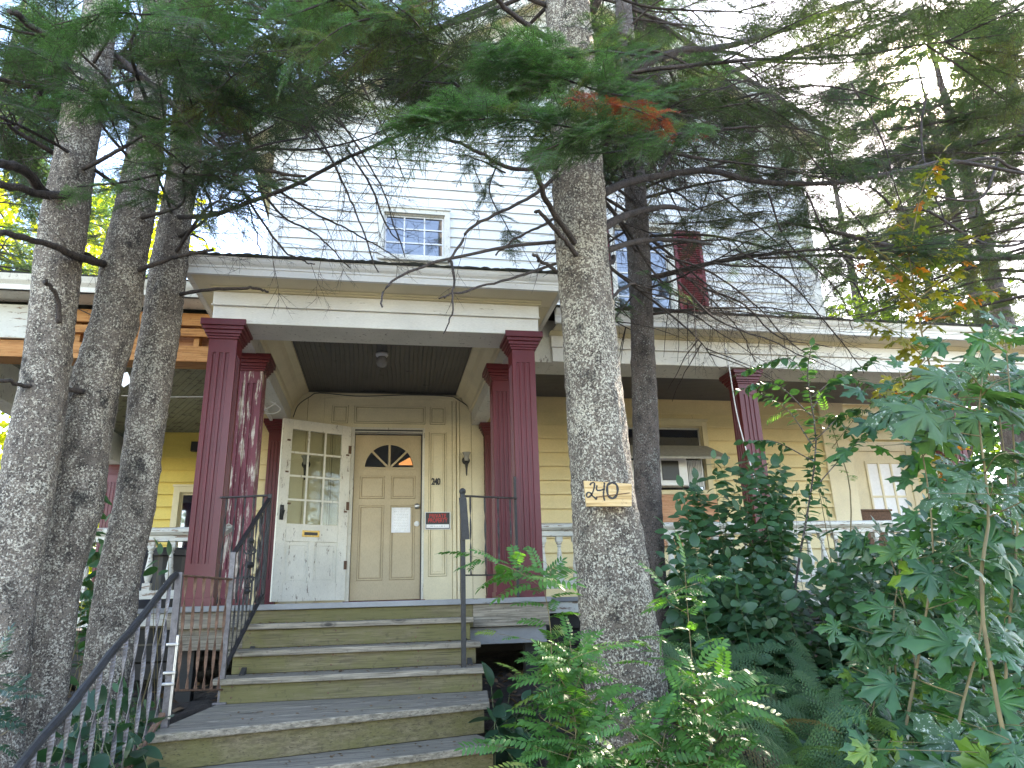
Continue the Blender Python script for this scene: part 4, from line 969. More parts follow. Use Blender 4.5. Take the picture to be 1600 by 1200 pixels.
class Tree:
    def __init__(s,name,label,px,Y,mat,cat='tree',group=None,ztop=11,ground=None,k=40):
        """px: rows (photo y, left x, right x) of the stem at depth Y (or a function of y)"""
        s.c=[];s.r=[]
        Yf=Y if callable(Y) else (lambda y:Y)
        for y,a,b in px:
            yy=Yf(y); A=at(a,y,yy);B=at(b,y,yy); s.c.append((A+B)/2); s.r.append(np.linalg.norm(B-A)/2)
        s.c=s.c[::-1] if s.c[0][2]>s.c[-1][2] else s.c; s.r=s.r[::-1] if len(s.r)>1 and px[0][0]<px[-1][0] else s.r
        base=s.c[0]; d=s.c[-1]-s.c[-2]; d=d/d[2]
        gz=ground_z(base[0],base[1])-.1 if ground is None else ground
        if base[2]>gz+.05: s.c.insert(0,base+(base-s.c[1])/(base-s.c[1])[2]*(gz-base[2])); s.r.insert(0,s.r[0]*1.18)
        zt=s.c[-1][2]; rt=s.r[-1]
        for z in np.linspace(zt+.8,ztop,6): s.c.append(np.array([s.c[-1][0]+d[0]*.3,s.c[-1][1]+d[1]*.3,z])); s.r.append(max(.02,rt*(1-(z-zt)/(ztop+1.-zt))))
        s.c=np.array(s.c); s.r=np.array(s.r)
        s.o=thing(name,label,cat,tuple(s.c[0]),group)
        zs=np.arange(s.c[0][2],s.c[-1][2],.035); cx=np.interp(zs,s.c[:,2],s.c[:,0]); cy=np.interp(zs,s.c[:,2],s.c[:,1]); rr=np.interp(zs,s.c[:,2],s.r)
        flare=1+.35*np.exp(-(zs-zs[0])/.16)
        th=np.arange(k)*2*math.pi/k; sd=random.random()*9
        A,Z=np.meshgrid(th,zs); 
        R=(rr*flare)[:,None]*(1+.035*np.sin(A*3+sd+Z*.9)+.025*np.sin(A*5+Z*2.3+sd)+.02*np.sin(Z*4.1+A*2+sd*2)+rng.normal(0,.017,A.shape)+ .06*np.exp(-(Z-zs[0])/.3)*np.sin(A*6+sd))
        for _ in range(16):
            a0=random.uniform(0,2*math.pi); z0=random.uniform(zs[0],min(zs[-1],6.)); sg=random.choice((-1,1,1)); dA=(A-a0+math.pi)%(2*math.pi)-math.pi
            e2=(dA*R/.035)**2+((Z-z0)/.03)**2; R=R*(1+sg*.09*np.exp(-e2)+.035*np.exp(-((np.sqrt(e2)-1.7)/.5)**2))
        V=np.stack([cx[:,None]+R*np.cos(A),cy[:,None]+R*np.sin(A),Z],-1).reshape(-1,3)
        n=len(zs); i=(np.arange(n-1)[:,None]*k+np.arange(k)[None]); j=(np.arange(n-1)[:,None]*k+(np.arange(k)+1)%k)
        F=np.concatenate([np.stack([i,j,j+k],-1).reshape(-1,3),np.stack([i,j+k,i+k],-1).reshape(-1,3)])
        fastmesh('trunk',V,F,mat,s.o,smooth=True)
        s.tw=Acc(); s.fo={}; s.nb=0; s.lim=MB()
    def P(s,z): return np.array([np.interp(z,s.c[:,2],s.c[:,0]),np.interp(z,s.c[:,2],s.c[:,1]),z])
    def rad(s,z): return np.interp(z,s.c[:,2],s.r)
    def fol(s,mat): return s.fo.setdefault(mat,Acc())
    def limb(s,pts,r0,r1,own=True,twigs=10,fol=0,mat='fir',n=26,near=True,sc_=1.,droop=0.,force=False,jit=.0,tl=1.):
        c=spline(pts,n); c=c+np.cumsum(rng.normal(0,.006,(n,3)),0)*np.linspace(0,1,n)[:,None]
        rr=np.linspace(r0,r1,n)
        if own:
            q=MB(); q.tube(c,rr,8,jit=.12,seed=int(random.random()*999)); q.build('branch','limb',s.o,smooth=True)
        else: s.lim.tube(c,rr,5)
        ms=[]; L=np.sum(np.linalg.norm(np.diff(c,axis=0),axis=1))
        for _ in range(int(twigs*L)):
            t=random.uniform(.08,1.); i=min(int(t*(n-1)),n-2); p=c[i]+(c[i+1]-c[i])*random.random(); e=c[i+1]-c[i]; e/=np.linalg.norm(e)
            a=rng.normal(0,1,3); a[2]=a[2]*.5-.35; a-=e*(a@e); a/=np.linalg.norm(a); 
            d=e*.75+a*.9
            tip=p+d*.35
            if not force and random.random()>dens(tip,TWG): continue
            if too_close(tip,1.3): continue
            ms.append((random.randrange(5),frame(p,d,rng.normal(0,1,3),random.uniform(.35,1.15)*(1-.3*t)*tl)))
        for k_ in range(5): s.tw.add(TW[k_],[m_ for kk,m_ in ms if kk==k_])
        if fol: s.sprays(c,fol,mat,near,sc_,force=force)
        return c
    def sprays(s,c,per_m,mat='fir',near=True,sc_=1.,t0=.2,force=False):
        n=len(c); L=np.sum(np.linalg.norm(np.diff(c,axis=0),axis=1)); T=SPN if near else SPF; by={}
        N=int(per_m*L)
        for q in range(N):
            t=t0+(1-t0)*(q+random.random())/N; i=min(int(t*(n-1)),n-2); p=c[i]+(c[i+1]-c[i])*random.random(); e=c[i+1]-c[i]; e/=np.linalg.norm(e)
            sd=np.cross(e,[0,0,1.]); sd/=np.linalg.norm(sd)+1e-9
            if t>.97: a=0
            else: a=random.choice((-1,1))*random.uniform(.45,1.15)
            d=e*math.cos(a)+sd*math.sin(a)+np.array([0,0,random.gauss(-.14,.17)])
            S_=sc_*random.uniform(.7,1.2)
            ctr=p+d*.2*S_
            if not force and random.random()>dens(ctr,GRID): continue
            if too_close(ctr,1.6): continue
            up=np.array([random.gauss(0,.28),random.gauss(0,.28),1])
            by.setdefault(random.randrange(len(T)),[]).append(frame(p,d,up,S_))
        A=s.fol(mat)
        for k_,ms in by.items():
            r=rng.random(len(ms)); A.add(T[k_][0],ms,r); s.tw.add(T[k_][1],ms,r)
    def boughs(s,n,z0,z1,L=(1.2,2.4),per_m=11,mat='fir',near=True,az=None,sc_=1.,twigs=3,dead=0.,up=.15,sub=True):
        for q in range(n):
            z=z0+(z1-z0)*(q+random.random())/n; a=random.uniform(0,2*math.pi) if az is None else random.uniform(*az)
            l=random.uniform(*L)*(1-.45*max(0,(z-5)/7)); p=s.P(z); h=np.array([math.cos(a),math.sin(a),0])
            pts=[p+h*s.rad(z)*.6]
            dr=random.uniform(.1,.35)
            for t in(.33,.66,1.): pts.append(p+h*l*t+np.array([0,0,up*l*t*.6-dr*l*t*t*.8+.06*random.gauss(0,1)])+np.cross(h,[0,0,1])*random.gauss(0,.07)*l)
            isdead=random.random()<dead
            mid=pts[2]; 
            if too_close(pts[3],3.1) or too_close(mid,3.1) or pts[3][1]<2.6: continue
            dd=max(dens(mid,GRID),dens(pts[3],GRID)); dt=max(dens(mid,TWG),dens(pts[3],TWG))
            if dt<random.random()*.9 : continue
            if not s_ok(mid,pts[3]): continue
            c=s.limb(pts,.007+.0045*l,.002,own=False,twigs=twigs*(2.2 if isdead else 1),fol=0)
            if not isdead:
                s.sprays(c,per_m,mat,near,sc_)
                if sub and near:
                    for _ in range(int(l*3)):
                        t=random.uniform(.3,.9); i=int(t*25); e=c[min(i+1,25)]-c[i]; e/=np.linalg.norm(e)+1e-9; sd=np.cross(e,[0,0,1.])*random.choice((-1,1)); dd_=e*.8+sd*.7+np.array([0,0,-.15])
                        b=[c[i],c[i]+dd_*l*.14,c[i]+dd_*l*.30+np.array([0,0,-.05])]
                        cc=s.limb(b,.006,.002,own=False,twigs=1,n=10); s.sprays(cc,per_m*1.1,mat,near,sc_,t0=.1)
    def done(s):
        if s.lim.v:
            s.lim.build('small_branches','limb',s.o,smooth=True)
        s.tw.build('twigs','twig',s.o)
        for m_,A in s.fo.items(): A.build('foliage',m_,s.o)
I=lambda *L:[at(*p) for p in L]
# --- left group of three stems
GA='stand of lichen covered conifers left of the steps'
TA=Tree('conifer_tree','lichen covered conifer trunk at the far left edge, touching its neighbour at the foot','p' and [(1150,-42,33),(1000,-22,49),(900,-12,62),(790,-3,80),(700,12,96),(600,32,107),(500,47,117),(410,56,127),(340,67,138),(240,88,150),(140,104,165),(80,121,175),(0,132,182)],4.45,'bark','tree',GA)
TB=Tree('conifer_tree','leaning lichen covered conifer trunk, middle one of the three left of the steps',[(1150,33,98),(1000,46,116),(900,60,128),(790,77,162),(700,89,172),(600,111,187),(500,145,216),(410,159,229),(340,177,241),(240,199,253),(140,210,260),(80,216,262),(0,226,268)],4.75,'bark','tree',GA)
TC=Tree('conifer_tree','darker conifer trunk nearest the left porch columns, just left of the steps',[(1100,125,200),(1000,138,211),(900,154,219),(790,180,244),(700,193,254),(600,204,268),(500,224,283),(410,236,294),(340,250,300),(240,267,314),(140,270,313),(80,272,310),(0,275,308)],5.1,'bark','tree',GA)
# --- big stem in front of the porch
TD=Tree('conifer_tree','large pale lichened conifer trunk in front of the porch, bearing the hand painted board',[(1180,928,1052),(1100,922,1042),(1000,913,1029),(900,905,1015),(840,901,1005),(760,897,987),(600,885,969),(500,877,958),(400,870,946),(300,865,942),(200,862,936),(100,860,926),(0,852,916)],3.75,'bark_d','tree',None,k=56)
TE_=Tree('conifer_tree','thin darker conifer trunk just behind the large pale one, right of the number board',[(870,1001,1037),(760,993,1033),(600,989,1025),(500,986,1020),(380,981,1014),(300,977,1009),(200,972,1001),(100,968,994)],5.35,'bark_b')
# hand placed limbs (photo x, photo y, depth)
TA.limb(I((120,318,4.45),(70,300,4.3),(35,258,4.0),(-20,240,3.6)),.035,.026,twigs=4)
TA.limb(I((125,306,4.4),(70,304,4.2),(30,292,4.0),(-30,285,3.7)),.028,.02,twigs=4)
TA.limb(I((170,415,4.7),(110,398,4.3),(60,378,4.1),(-20,366,3.8)),.026,.016,twigs=5)
TA.limb(I((105,75,4.5),(85,95,4.4),(50,150,4.3),(15,190,4.2)),.022,.012,twigs=4)
TA.limb(I((100,80,4.6),(70,110,4.9),(45,190,5.0)),.022,.012,twigs=4)
TA.limb(I((110,75,4.4),(60,50,4.2),(0,20,4.0)),.026,.02,twigs=4)
TA.limb(I((78,140,4.4),(40,130,4.2),(-10,110,4.0)),.018,.012,twigs=4)
TA.limb(I((92,505,4.35),(90,470,4.3),(80,445,4.2),(64,433,4.15)),.016,.010,twigs=0)
TA.limb(I((85,240,4.5),(40,215,4.3),(0,190,4.1)),.018,.01,twigs=6)
TB.limb(I((130,612,4.6),(90,605,4.45),(45,598,4.3),(0,582,4.1)),.017,.010,twigs=2)
TB.limb(I((165,415,4.7),(140,400,4.6),(125,385,4.6),(135,340,4.5),(140,300,4.5)),.02,.01,twigs=3)
TB.limb(I((212,424,4.7),(250,410,4.6),(300,393,4.5),(340,380,4.4)),.018,.010,twigs=5)
TB.limb(I((175,80,4.6),(240,135,4.3),(300,190,4.1),(345,228,4.0),(400,262,3.9),(480,277,3.8)),.022,.009,twigs=5)
TC.limb(I((255,340,5.1),(330,336,4.8),(400,312,4.6),(470,285,4.4),(560,240,4.2),(640,212,4.1)),.019,.010,twigs=7)
TC.limb(I((282,460,5.05),(330,452,4.9),(390,444,4.8),(417,441,4.75)),.014,.008,twigs=2)
TC.limb(I((290,90,5.),(315,40,4.6),(330,10,4.4)),.03,.02,twigs=3)
for a in([(470,170),(520,250),(560,325),(600,420)],[(505,150),(560,230),(600,300),(640,400)],[(560,120),(600,200),(625,240),(644,281)],[(400,292),(450,340),(510,370),(560,420)],[(420,288),(500,340),(560,370),(620,410)],[(380,300),(440,390),(480,420)],[(540,230),(580,290),(600,350),(615,382)],[(300,200),(360,260),(400,330),(420,400)],[(350,60),(400,130),(440,170),(520,260)],[(620,60),(560,120),(500,190),(440,260)],[(450,60),(520,120),(600,180),(650,240)]):
    y=random.uniform(4.0,4.7); TC.limb([at(p[0],p[1],y+.08*i) for i,p in enumerate(a)],.009,.004,twigs=9,force=True,own=True)
# big stem limbs
DL=[([(935,305,3.8),(985,284,4.1),(1050,272,4.4),(1110,268,4.6),(1200,287,4.8),(1330,286,4.9),(1440,262,5.0),(1500,252,5.2),(1620,275,5.2)],.030,.017,5),
([(940,357,3.75),(985,334,4.),(1030,322,4.2),(1080,325,4.4)],.028,.016,5),
([(945,392,3.8),(1000,376,4.1),(1050,374,4.3),(1110,374,4.5)],.022,.012,6),
([(925,455,3.7),(935,430,3.8),(965,402,4.0)],.020,.016,1),
([(935,475,3.8),(960,462,3.9),(1000,440,4.0)],.014,.008,3),
([(925,160,3.75),(990,110,4.),(1060,82,4.2),(1130,76,4.4),(1230,48,4.6),(1330,10,4.8),(1420,-30,5.)],.034,.02,6),
([(930,130,3.8),(1010,128,4.1),(1070,134,4.3),(1150,110,4.5),(1240,84,4.7),(1340,52,4.9),(1440,8,5.2)],.030,.016,6),
([(1065,85,4.2),(1130,80,4.5),(1190,92,4.7),(1280,98,4.9),(1360,92,5.1)],.018,.008,6),
([(870,262,3.7),(800,262,3.5),(750,235,3.3),(700,205,3.1)],.014,.008,6),
([(868,275,3.7),(840,300,3.6),(800,322,3.5),(740,352,3.3),(705,408,3.2)],.013,.006,6),
([(868,378,3.7),(790,386,3.5),(700,408,3.3),(640,430,3.2),(610,455,3.15),(606,482,3.1)],.011,.004,6),
([(868,412,3.7),(800,436,3.5),(720,462,3.3),(690,475,3.2)],.009,.004,5),
([(705,408,3.3),(710,440,3.25),(706,480,3.2),(694,520,3.2)],.008,.003,5),
([(898,380,3.6),(860,330,3.4),(826,276,3.2)],.018,.014,1),
([(900,398,3.6),(872,358,3.4),(838,326,3.3)],.016,.011,1),
([(868,340,3.7),(830,362,3.6),(780,405,3.5)],.010,.005,3),
([(870,425,3.7),(855,410,3.6),(842,395,3.5)],.012,.009,0),
([(925,20,3.75),(945,-20,3.6),(960,-60,3.4)],.03,.02,3),
([(855,60,3.75),(800,20,3.5),(760,-30,3.3)],.022,.012,5),
([(1030,275,4.3),(1080,200,4.5),(1180,180,4.7),(1300,190,4.9)],.014,.006,9)]
for P_,r0,r1,tw in DL: TD.limb(I(*P_),r0,r1,twigs=tw)
# drooping dead sprays, right
for a in([(1040,400),(1110,425),(1180,475),(1240,540),(1330,590)],[(1060,440),(1120,500),(1200,535),(1290,575)],[(1110,410),(1170,418),(1280,422),(1380,418)],[(1150,390),(1230,440),(1300,520),(1340,580)],[(1100,450),(1160,475),(1220,530),(1300,545)],[(1010,380),(1080,440),(1150,510),(1180,560)],[(1200,300),(1230,380),(1300,450),(1330,520)],[(1260,300),(1300,380),(1370,440),(1420,470)],[(1180,120),(1240,210),(1310,300),(1380,380)],[(1330,130),(1380,220),(1400,300),(1440,390)],[(1120,300),(1180,350),(1230,400),(1260,470)]):
    y=random.uniform(4.3,5.0); TE_.limb([at(p[0],p[1],y+.08*i) for i,p in enumerate(a)],.009,.0035,twigs=13,force=True)
# foreground fir sprays with living needles
def bough(tree,pts,per,mat='fir',sc_=1.,r=.008,own=True,tw=1):
    c=spline(I(*pts),26); q=MB(); q.tube(c,np.linspace(r,.003,26),6); q.build('branch','limb',tree.o,smooth=True); tree.sprays(c,per,mat,True,sc_,t0=.0,force=True)
bough(TD,[(1120,196,3.3),(1000,218,3.0),(900,200,2.9),(800,186,2.85),(700,190,2.8),(650,198,2.8)],34,'fir',.74)
bough(TD,[(1020,90,3.3),(940,80,3.1),(880,90,3.0),(840,70,2.95)],28,'fir',.72)
bough(TD,[(1050,180,3.2),(970,190,3.0),(900,215,2.9),(850,235,2.85)],28,'fir',.6)
bough(TD,[(1080,140,3.4),(980,150,3.1),(900,130,3.0),(820,100,2.95),(760,95,2.9)],32,'fir',.72)
bough(TD,[(900,110,3.5),(850,120,3.1),(800,140,3.0),(740,165,2.95),(690,190,2.9)],30,'fir',.65)
bough(TD,[(1060,220,3.4),(1000,232,3.2),(950,238,3.1),(880,240,3.1),(830,232,3.05)],16,'fir',.45)
bough(TD,[(870,150,2.85),(920,160,2.8),(980,168,2.8),(1035,188,2.8)],34,'fir_red',.40)
bough(TD,[(1000,160,3.7),(1080,150,3.8),(1150,170,3.9),(1200,190,4.)],20,'fir_dark',.8)
bough(TD,[(1000,130,3.7),(1060,100,3.8),(1130,130,3.9)],16,'fir',.7)
bough(TE_,[(1000,215,4.6),(1060,225,4.6),(1090,215,4.6)],14,'fir_red',.5)
bough(TE_,[(990,460,5.),(960,500,4.8),(945,540,4.7),(935,560,4.7)],16,'fir',.4)
bough(TE_,[(1000,420,5.),(1030,440,4.8),(1060,455,4.7)],14,'fir',.5)
bough(TC,[(440,170,4.2),(360,190,3.8),(270,190,3.6),(180,165,3.5),(110,160,3.4)],22,'fir',.62)
bough(TC,[(500,60,3.9),(430,90,3.7),(350,150,3.6),(280,200,3.6),(240,230,3.6)],20,'fir',.62)
bough(TC,[(260,270,3.8),(190,285,3.6),(120,292,3.5)],16,'fir',.42)
bough(TC,[(700,-10,3.2),(620,20,3.0),(540,40,2.9),(470,90,2.9)],22,'fir',.6)
bough(TC,[(620,-40,3.2),(520,0,3.0),(420,30,2.9),(330,20,2.9)],22,'fir',.6)
bough(TC,[(330,-20,3.5),(250,20,3.3),(170,20,3.2),(80,40,3.2)],20,'fir',.65)
bough(TC,[(480,215,4.3),(420,225,4.1),(350,250,4.0),(300,290,4.0),(320,330,4.)],16,'fir_dark',.7)
bough(TC,[(480,290,4.3),(440,280,4.2),(400,300,4.1),(330,345,4.1)],12,'fir',.5)
bough(TE_,[(775,260,4.9),(765,300,4.8),(790,350,4.8),(800,370,4.8)],20,'fir_dark',.55)
bough(TE_,[(790,270,4.9),(740,250,4.8),(760,310,4.8)],14,'fir_dark',.5)
for pts in([(1030,350),(1120,345),(1200,330),(1260,350)],[(1080,330),(1180,300),(1280,310)],[(1150,365),(1230,350),(1310,345)],[(1130,250),(1230,265),(1330,260)],[(1120,200),(1200,235),(1300,240)],[(1350,470),(1330,440),(1300,455)],[(1040,200),(1120,225),(1160,260)]):
    bough(TE_,[(p[0],p[1],4.7+.12*i) for i,p in enumerate(pts)],15,'fir_dark' if random.random()<.6 else 'fir_olive',.75)
# procedural crowns
TA.boughs(60,2.2,9.,(1.3,2.5),6.5,'fir_dark',twigs=4,dead=.25)
TB.boughs(60,2.6,9.,(1.2,2.3),6.5,'fir_dark',twigs=4,dead=.25)
TC.boughs(80,2.3,9.,(1.3,2.6),6,'fir_dark',twigs=7,dead=.35)
TD.boughs(125,2.0,9.,(1.4,3.1),5.5,'fir_olive',twigs=8,dead=.30)
TE_.boughs(115,2.3,9.,(1.4,3.1),5.5,'fir_dark',twigs=9,dead=.35)
for t in(TA,TB,TC,TD,TE_): t.done()
# conifers just outside the frame whose limbs reach into it, and those behind the house
def far_conifer(x,y,h,lab,r=.2,n=80,L=(1.5,3.2),z0=.5,per=7,mat='fir_olive',near=False,sc_=1.7,mask=True,limbs=(),grp=None):
    t=Tree.__new__(Tree); gz=ground_z(x,y)-.1
    t.c=np.array([[x,y,gz],[x+.1,y,gz+h*.5],[x+.15,y+.1,gz+h]]); t.r=np.array([r,r*.65,.02]); t.tw=Acc(); t.fo={}; t.lim=MB(); t.nb=0
    t.o=thing('conifer_tree',lab,'tree',(x,y,gz),grp)
    q=MB(); q.tube(spline(t.c,30),np.linspace(r,.03,30),14,jit=.05); q.build('trunk','bark_b',t.o,smooth=True)
    global GRID,TWG
    keep=GRID,TWG
    if not mask: GRID=np.maximum(GRID,1.); TWG=np.ones_like(TWG)
    for l_ in limbs: t.limb(I(*l_[0]),l_[1],l_[2],twigs=l_[3],fol=l_[4] if len(l_)>4 else 0,mat=mat,near=False,sc_=1.)
    t.boughs(n,z0,h*.95,L,per,mat,near,twigs=2,sc_=sc_,dead=.1,sub=False)
    GRID,TWG=keep
    t.done(); return t
far_conifer(9.6,6.0,11,'conifer off the right edge whose dark limbs reach in across the sky',.24,130,(2.8,5.8),3.6,10,'fir_olive',sc_=1.0,
 limbs=[([(2000,395,5.9),(1700,395,5.6),(1600,402,5.4),(1500,402,5.3),(1400,385,5.2),(1320,368,5.1),(1240,352,5.1)],.036,.016,6,6),
  ([(2000,330,5.9),(1700,350,5.6),(1560,385,5.4),(1450,330,5.3),(1400,322,5.2),(1360,290,5.1)],.02,.010,6),
  ([(2000,420,5.9),(1700,400,5.6),(1560,400,5.4),(1400,398,5.2),(1300,390,5.1),(1180,392,5.)],.022,.010,8,4),
  ([(2000,250,5.9),(1700,260,5.6),(1600,270,5.4),(1540,250,5.3),(1460,262,5.2)],.022,.012,6),
  ([(1560,250,5.6),(1530,310,5.4),(1450,300,5.3),(1440,270,5.2)],.014,.008,6),
  ([(1450,140,5.4),(1440,200,5.3),(1450,260,5.2),(1480,360,5.2)],.012,.006,8)])
far_conifer(10.3,8.2,12,'conifer beyond the right edge spreading brownish backlit boughs around the sun',.24,34,(2.5,5.0),3.8,7,'fir_dark',sc_=1.0,
 limbs=[([(1900+20*i,y0+30,7.6),(1700,y0+14,7.2),(1560,y0,6.9),(1420,y0-10+d,6.6),(1290+9*(i%3),y0+d*1.6,6.3)],.020,.005,14,9) for i,(y0,d) in enumerate(((20,20),(60,-30),(105,25),(150,30),(190,-20),(215,40),(255,20),(300,30),(40,60),(170,60)))])
far_conifer(-5.2,5.4,11,'conifer off the left edge whose dark branches hang in from the side',.24,46,(1.8,3.2),2.6,8,'fir_dark',sc_=1.0)
for i,(x,y,h,m_) in enumerate(((11.4,10.5,13,'fir_olive'),(14.6,14,15,'fir_olive'),(15.5,11,14,'fir_olive'),(15.2,19,17,'fir_dark'),(19,20,17,'fir_olive'))):
    far_conifer(x,y,h,['tall conifer behind the right corner of the house','conifer silhouetted directly under the sun','conifer at the right edge beyond the porch end','tallest conifer standing farthest behind the house','conifer in the far right background'][i],.28,72,(2.,4.0),3.4,5,m_,sc_=2.0,mask=False,grp='conifers behind the house')
far_conifer(-7.5,12.5,13,'dark conifer in front of the sunlit yellow tree at the left',.25,120,(1.8,3.6),3.0,6,'fir_dark',sc_=2.0,mask=False,grp=None)
# ------------------------------------------------------------------ leaves
def leaf_oval(L=1.,W=.55,fold=.12,droop=.18):
    xs=[0,.12,.3,.5,.7,.88,1.]; ws=[0,.28,.46,.5,.4,.2,0]; V=[];F=[]
    for x,w_ in zip(xs,ws):
        z=-droop*x*x*L; V+=[(x*L,-w_*W*2*L/2,z+fold*w_*L*.5),(x*L,0,z),(x*L,w_*W*2*L/2,z+fold*w_*L*.5)]
    for i in range(len(xs)-1):
        a=i*3
        for j in(0,1): F+=[(a+j,a+j+1,a+j+4),(a+j,a+j+4,a+j+3)]
    return np.array(V,float),np.array(F)
def leaf_maple(seed=0):
    g=np.random.default_rng(seed); P=[]
    lobes=[(-118,.42),(-62,.82),(0,1.),(62,.82),(118,.42)]
    P.append((0,-.02))
    def pol(a,r): a=rad(a); return (r*math.cos(a)+.0,r*math.sin(a))
    pts=[]
    pts.append(pol(-160,.16))
    for i,(a,r) in enumerate(lobes):
        w_=13 if r>.5 else 15
        pts+= [pol(a-w_*1.25,r*.60),pol(a-w_*1.5,r*.74),pol(a-w_*.55,r*.80),pol(a,r*1.02),pol(a+w_*.55,r*.80),pol(a+w_*1.5,r*.74),pol(a+w_*1.25,r*.60)]
        if i<4: pts.append(pol((a+lobes[i+1][0])/2,.36 if i in(0,3) else .42))
    pts.append(pol(160,.16))
    V=[(0,0,0)]; 
    for x,y in pts: V.append((x+.0,y,0))
    mid=[(x*.5,y*.5,0) for x,y in pts]; V+=mid; n=len(pts); F=[]
    for i in range(n-1):
        a,b=1+i,2+i; c,d=1+n+i,2+n+i; F+=[(0,c,d),(c,a,b),(c,b,d)]
    V=np.array(V,float); V[:,:2]+=g.normal(0,.012,(len(V),2)); r=np.hypot(V[:,0],V[:,1]); th=np.arctan2(V[:,1],V[:,0])
    V[:,2]=-.30*r**2+.07*r*np.cos(th*5.8)+g.normal(0,.01,len(V)); V[:,0]+=.12
    V=np.vstack([V,[(-.0,-.012,0),(0,.012,0),(.12,0,0),(-.55,0,.06)]]); m_=len(V); F+=[(m_-4,m_-3,m_-2),(m_-4,m_-3,m_-1)]
    return V*.5,np.array(F)
def leaf_compound(seed=0,npair=8,L=.26,ll=.075,tpl=None,droop=.35,W=.36):
    g=np.random.default_rng(seed); V=[];F=[];n=0
    lv,lf=leaf_oval(1.,W,.10,.15)
    def rach(t): return np.array([L*t,0,L*(.22*t-droop*t*t)])
    for i in range(10):
        a,b=rach(i/10),rach((i+1)/10); V+= [a+(0,-.0012,0),a+(0,.0012,0),b+(0,0,0)]; F.append((n,n+1,n+2)); n+=3
    def put(p,d,s):
        nonlocal n
        m_=frame(p,d,(g.normal(0,.15),g.normal(0,.15),1),s); v=lv@m_[:,:3].T+m_[:,3]; V.extend(v); F.extend((lf+n).tolist()); n+=len(v)
    for i in range(npair):
        t=.18+.78*i/(npair-1); s=ll*(1-.45*abs(t-.5)**1.3)*g.uniform(.9,1.1)
        for sd in(-1,1): put(rach(t),(.50,sd*.9,-.16+g.normal(0,.06)),s)
    put(rach(1.),(1,0,-.4),ll*.9); return np.array(V,float),np.array(F)
def leaf_fern(seed=0,L=.6):
    g=np.random.default_rng(seed); V=[];F=[];n=0
    def rach(t): return np.array([L*t,0,L*(.28*t-.55*t*t)])
    for i in range(12):
        a,b=rach(i/12),rach((i+1)/12); V+=[a+(0,-.002,0),a+(0,.002,0),b];F.append((n,n+1,n+2));n+=3
    for i in range(22):
        t=.12+.86*i/21; pl=L*.155*math.sin(math.pi*min(1,(1-t)*.62+.12))*(1 if t>.2 else .7)*g.uniform(.9,1.1)
        for sd in(-1,1):
            d=np.array([.42,sd*.9,-.12+g.normal(0,.05)]); d/=np.linalg.norm(d); q=rach(t); m_=max(4,int(pl/.015))
            for k_ in range(m_):
                u=(k_+.5)/m_; c=q+d*pl*u+np.array([0,0,-.25*pl*u*u]); wl=.013*(1-u)**.7+.003
                e=np.array([.95,-sd*.25,0])
                for s2 in(-1,1):
                    V+= [c-d*.0062,c+d*.0062,c+e*s2*wl*1.15+d*.006+np.array([0,0,-.003])]; F.append((n,n+1,n+2)); n+=3
    return np.array(V,float),np.array(F)
OV=[leaf_oval(1,.56,.12,.2),leaf_oval(1,.62,.2,.35),leaf_oval(1,.5,.05,.1)]
MP=[leaf_maple(i) for i in range(4)]
CP=[leaf_compound(i,8,.23,.064) for i in range(4)]; CPn=[leaf_compound(10+i,7,.20,.062,None,.2,.24) for i in range(3)]
FN=[leaf_fern(i) for i in range(4)]
def plant(name,label,cat,mat,base,stems,T,size,per,smat='stem',group=None,t0=.3,up=(0,0,1),spread=1.,petiole=0,flat=.35,r=.006,droopy=-.25,sname='stem',whorl=False,sub=.45,face=None):
    """stems: polylines of points; leaves of templates T set along them"""
    o=thing(name,label,cat,tuple(base),group); st=MB(); A=Acc(); by={}
    for s_ in stems:
        c=spline(s_,16); r_=r if s_ is stems[0] else r*sub; st.tube(c,np.linspace(r_,r_*.3,16),6); L=np.sum(np.linalg.norm(np.diff(c,axis=0),axis=1)); N=max(2,int(per*L*(1-t0)))
        ph=random.random()*6
        for q in range(N):
            t=t0+(1-t0)*(q+.3+.5*random.random())/N; t=min(t,.999); i=min(int(t*15),14); p=c[i]+(c[i+1]-c[i])*(t*15-i); e=c[i+1]-c[i]; e/=np.linalg.norm(e)
            a=ph+q*(math.pi if not whorl else 2.4)+random.gauss(0,.5); h=np.array([math.cos(a),math.sin(a),0]); h=h-e*(h@e)*.6
            d=h*spread+e*.35+np.array([0,0,droopy+random.gauss(0,.2)])
            if q==N-1: d=e+np.array([0,0,droopy*.5])
            S_=size*random.uniform(.65,1.2)*(1-.25*t); n_=np.array([random.gauss(0,flat),random.gauss(0,flat),1])
            if face is not None: n_=n_+face
            pp=p
            if petiole: 
                pp=p+d/np.linalg.norm(d)*petiole*S_; 
            if too_close(pp,.95): continue
            by.setdefault(random.randrange(len(T)),[]).append(frame(pp,d,n_,S_))
    for k_,ms in by.items(): A.add(T[k_],ms)
    st.build(sname,smat,o,smooth=True); A.build('foliage',mat,o); return o
def gp(x,y): return np.array([x,y,ground_z(x,y)-.02])
def arch(base,tip,bulge=.25):
    base=np.array(base);tip=np.array(tip); m_=(base+tip)/2+np.array([random.gauss(0,.05),random.gauss(0,.05),bulge*np.linalg.norm(tip-base)*.5]); return [base,m_,tip]
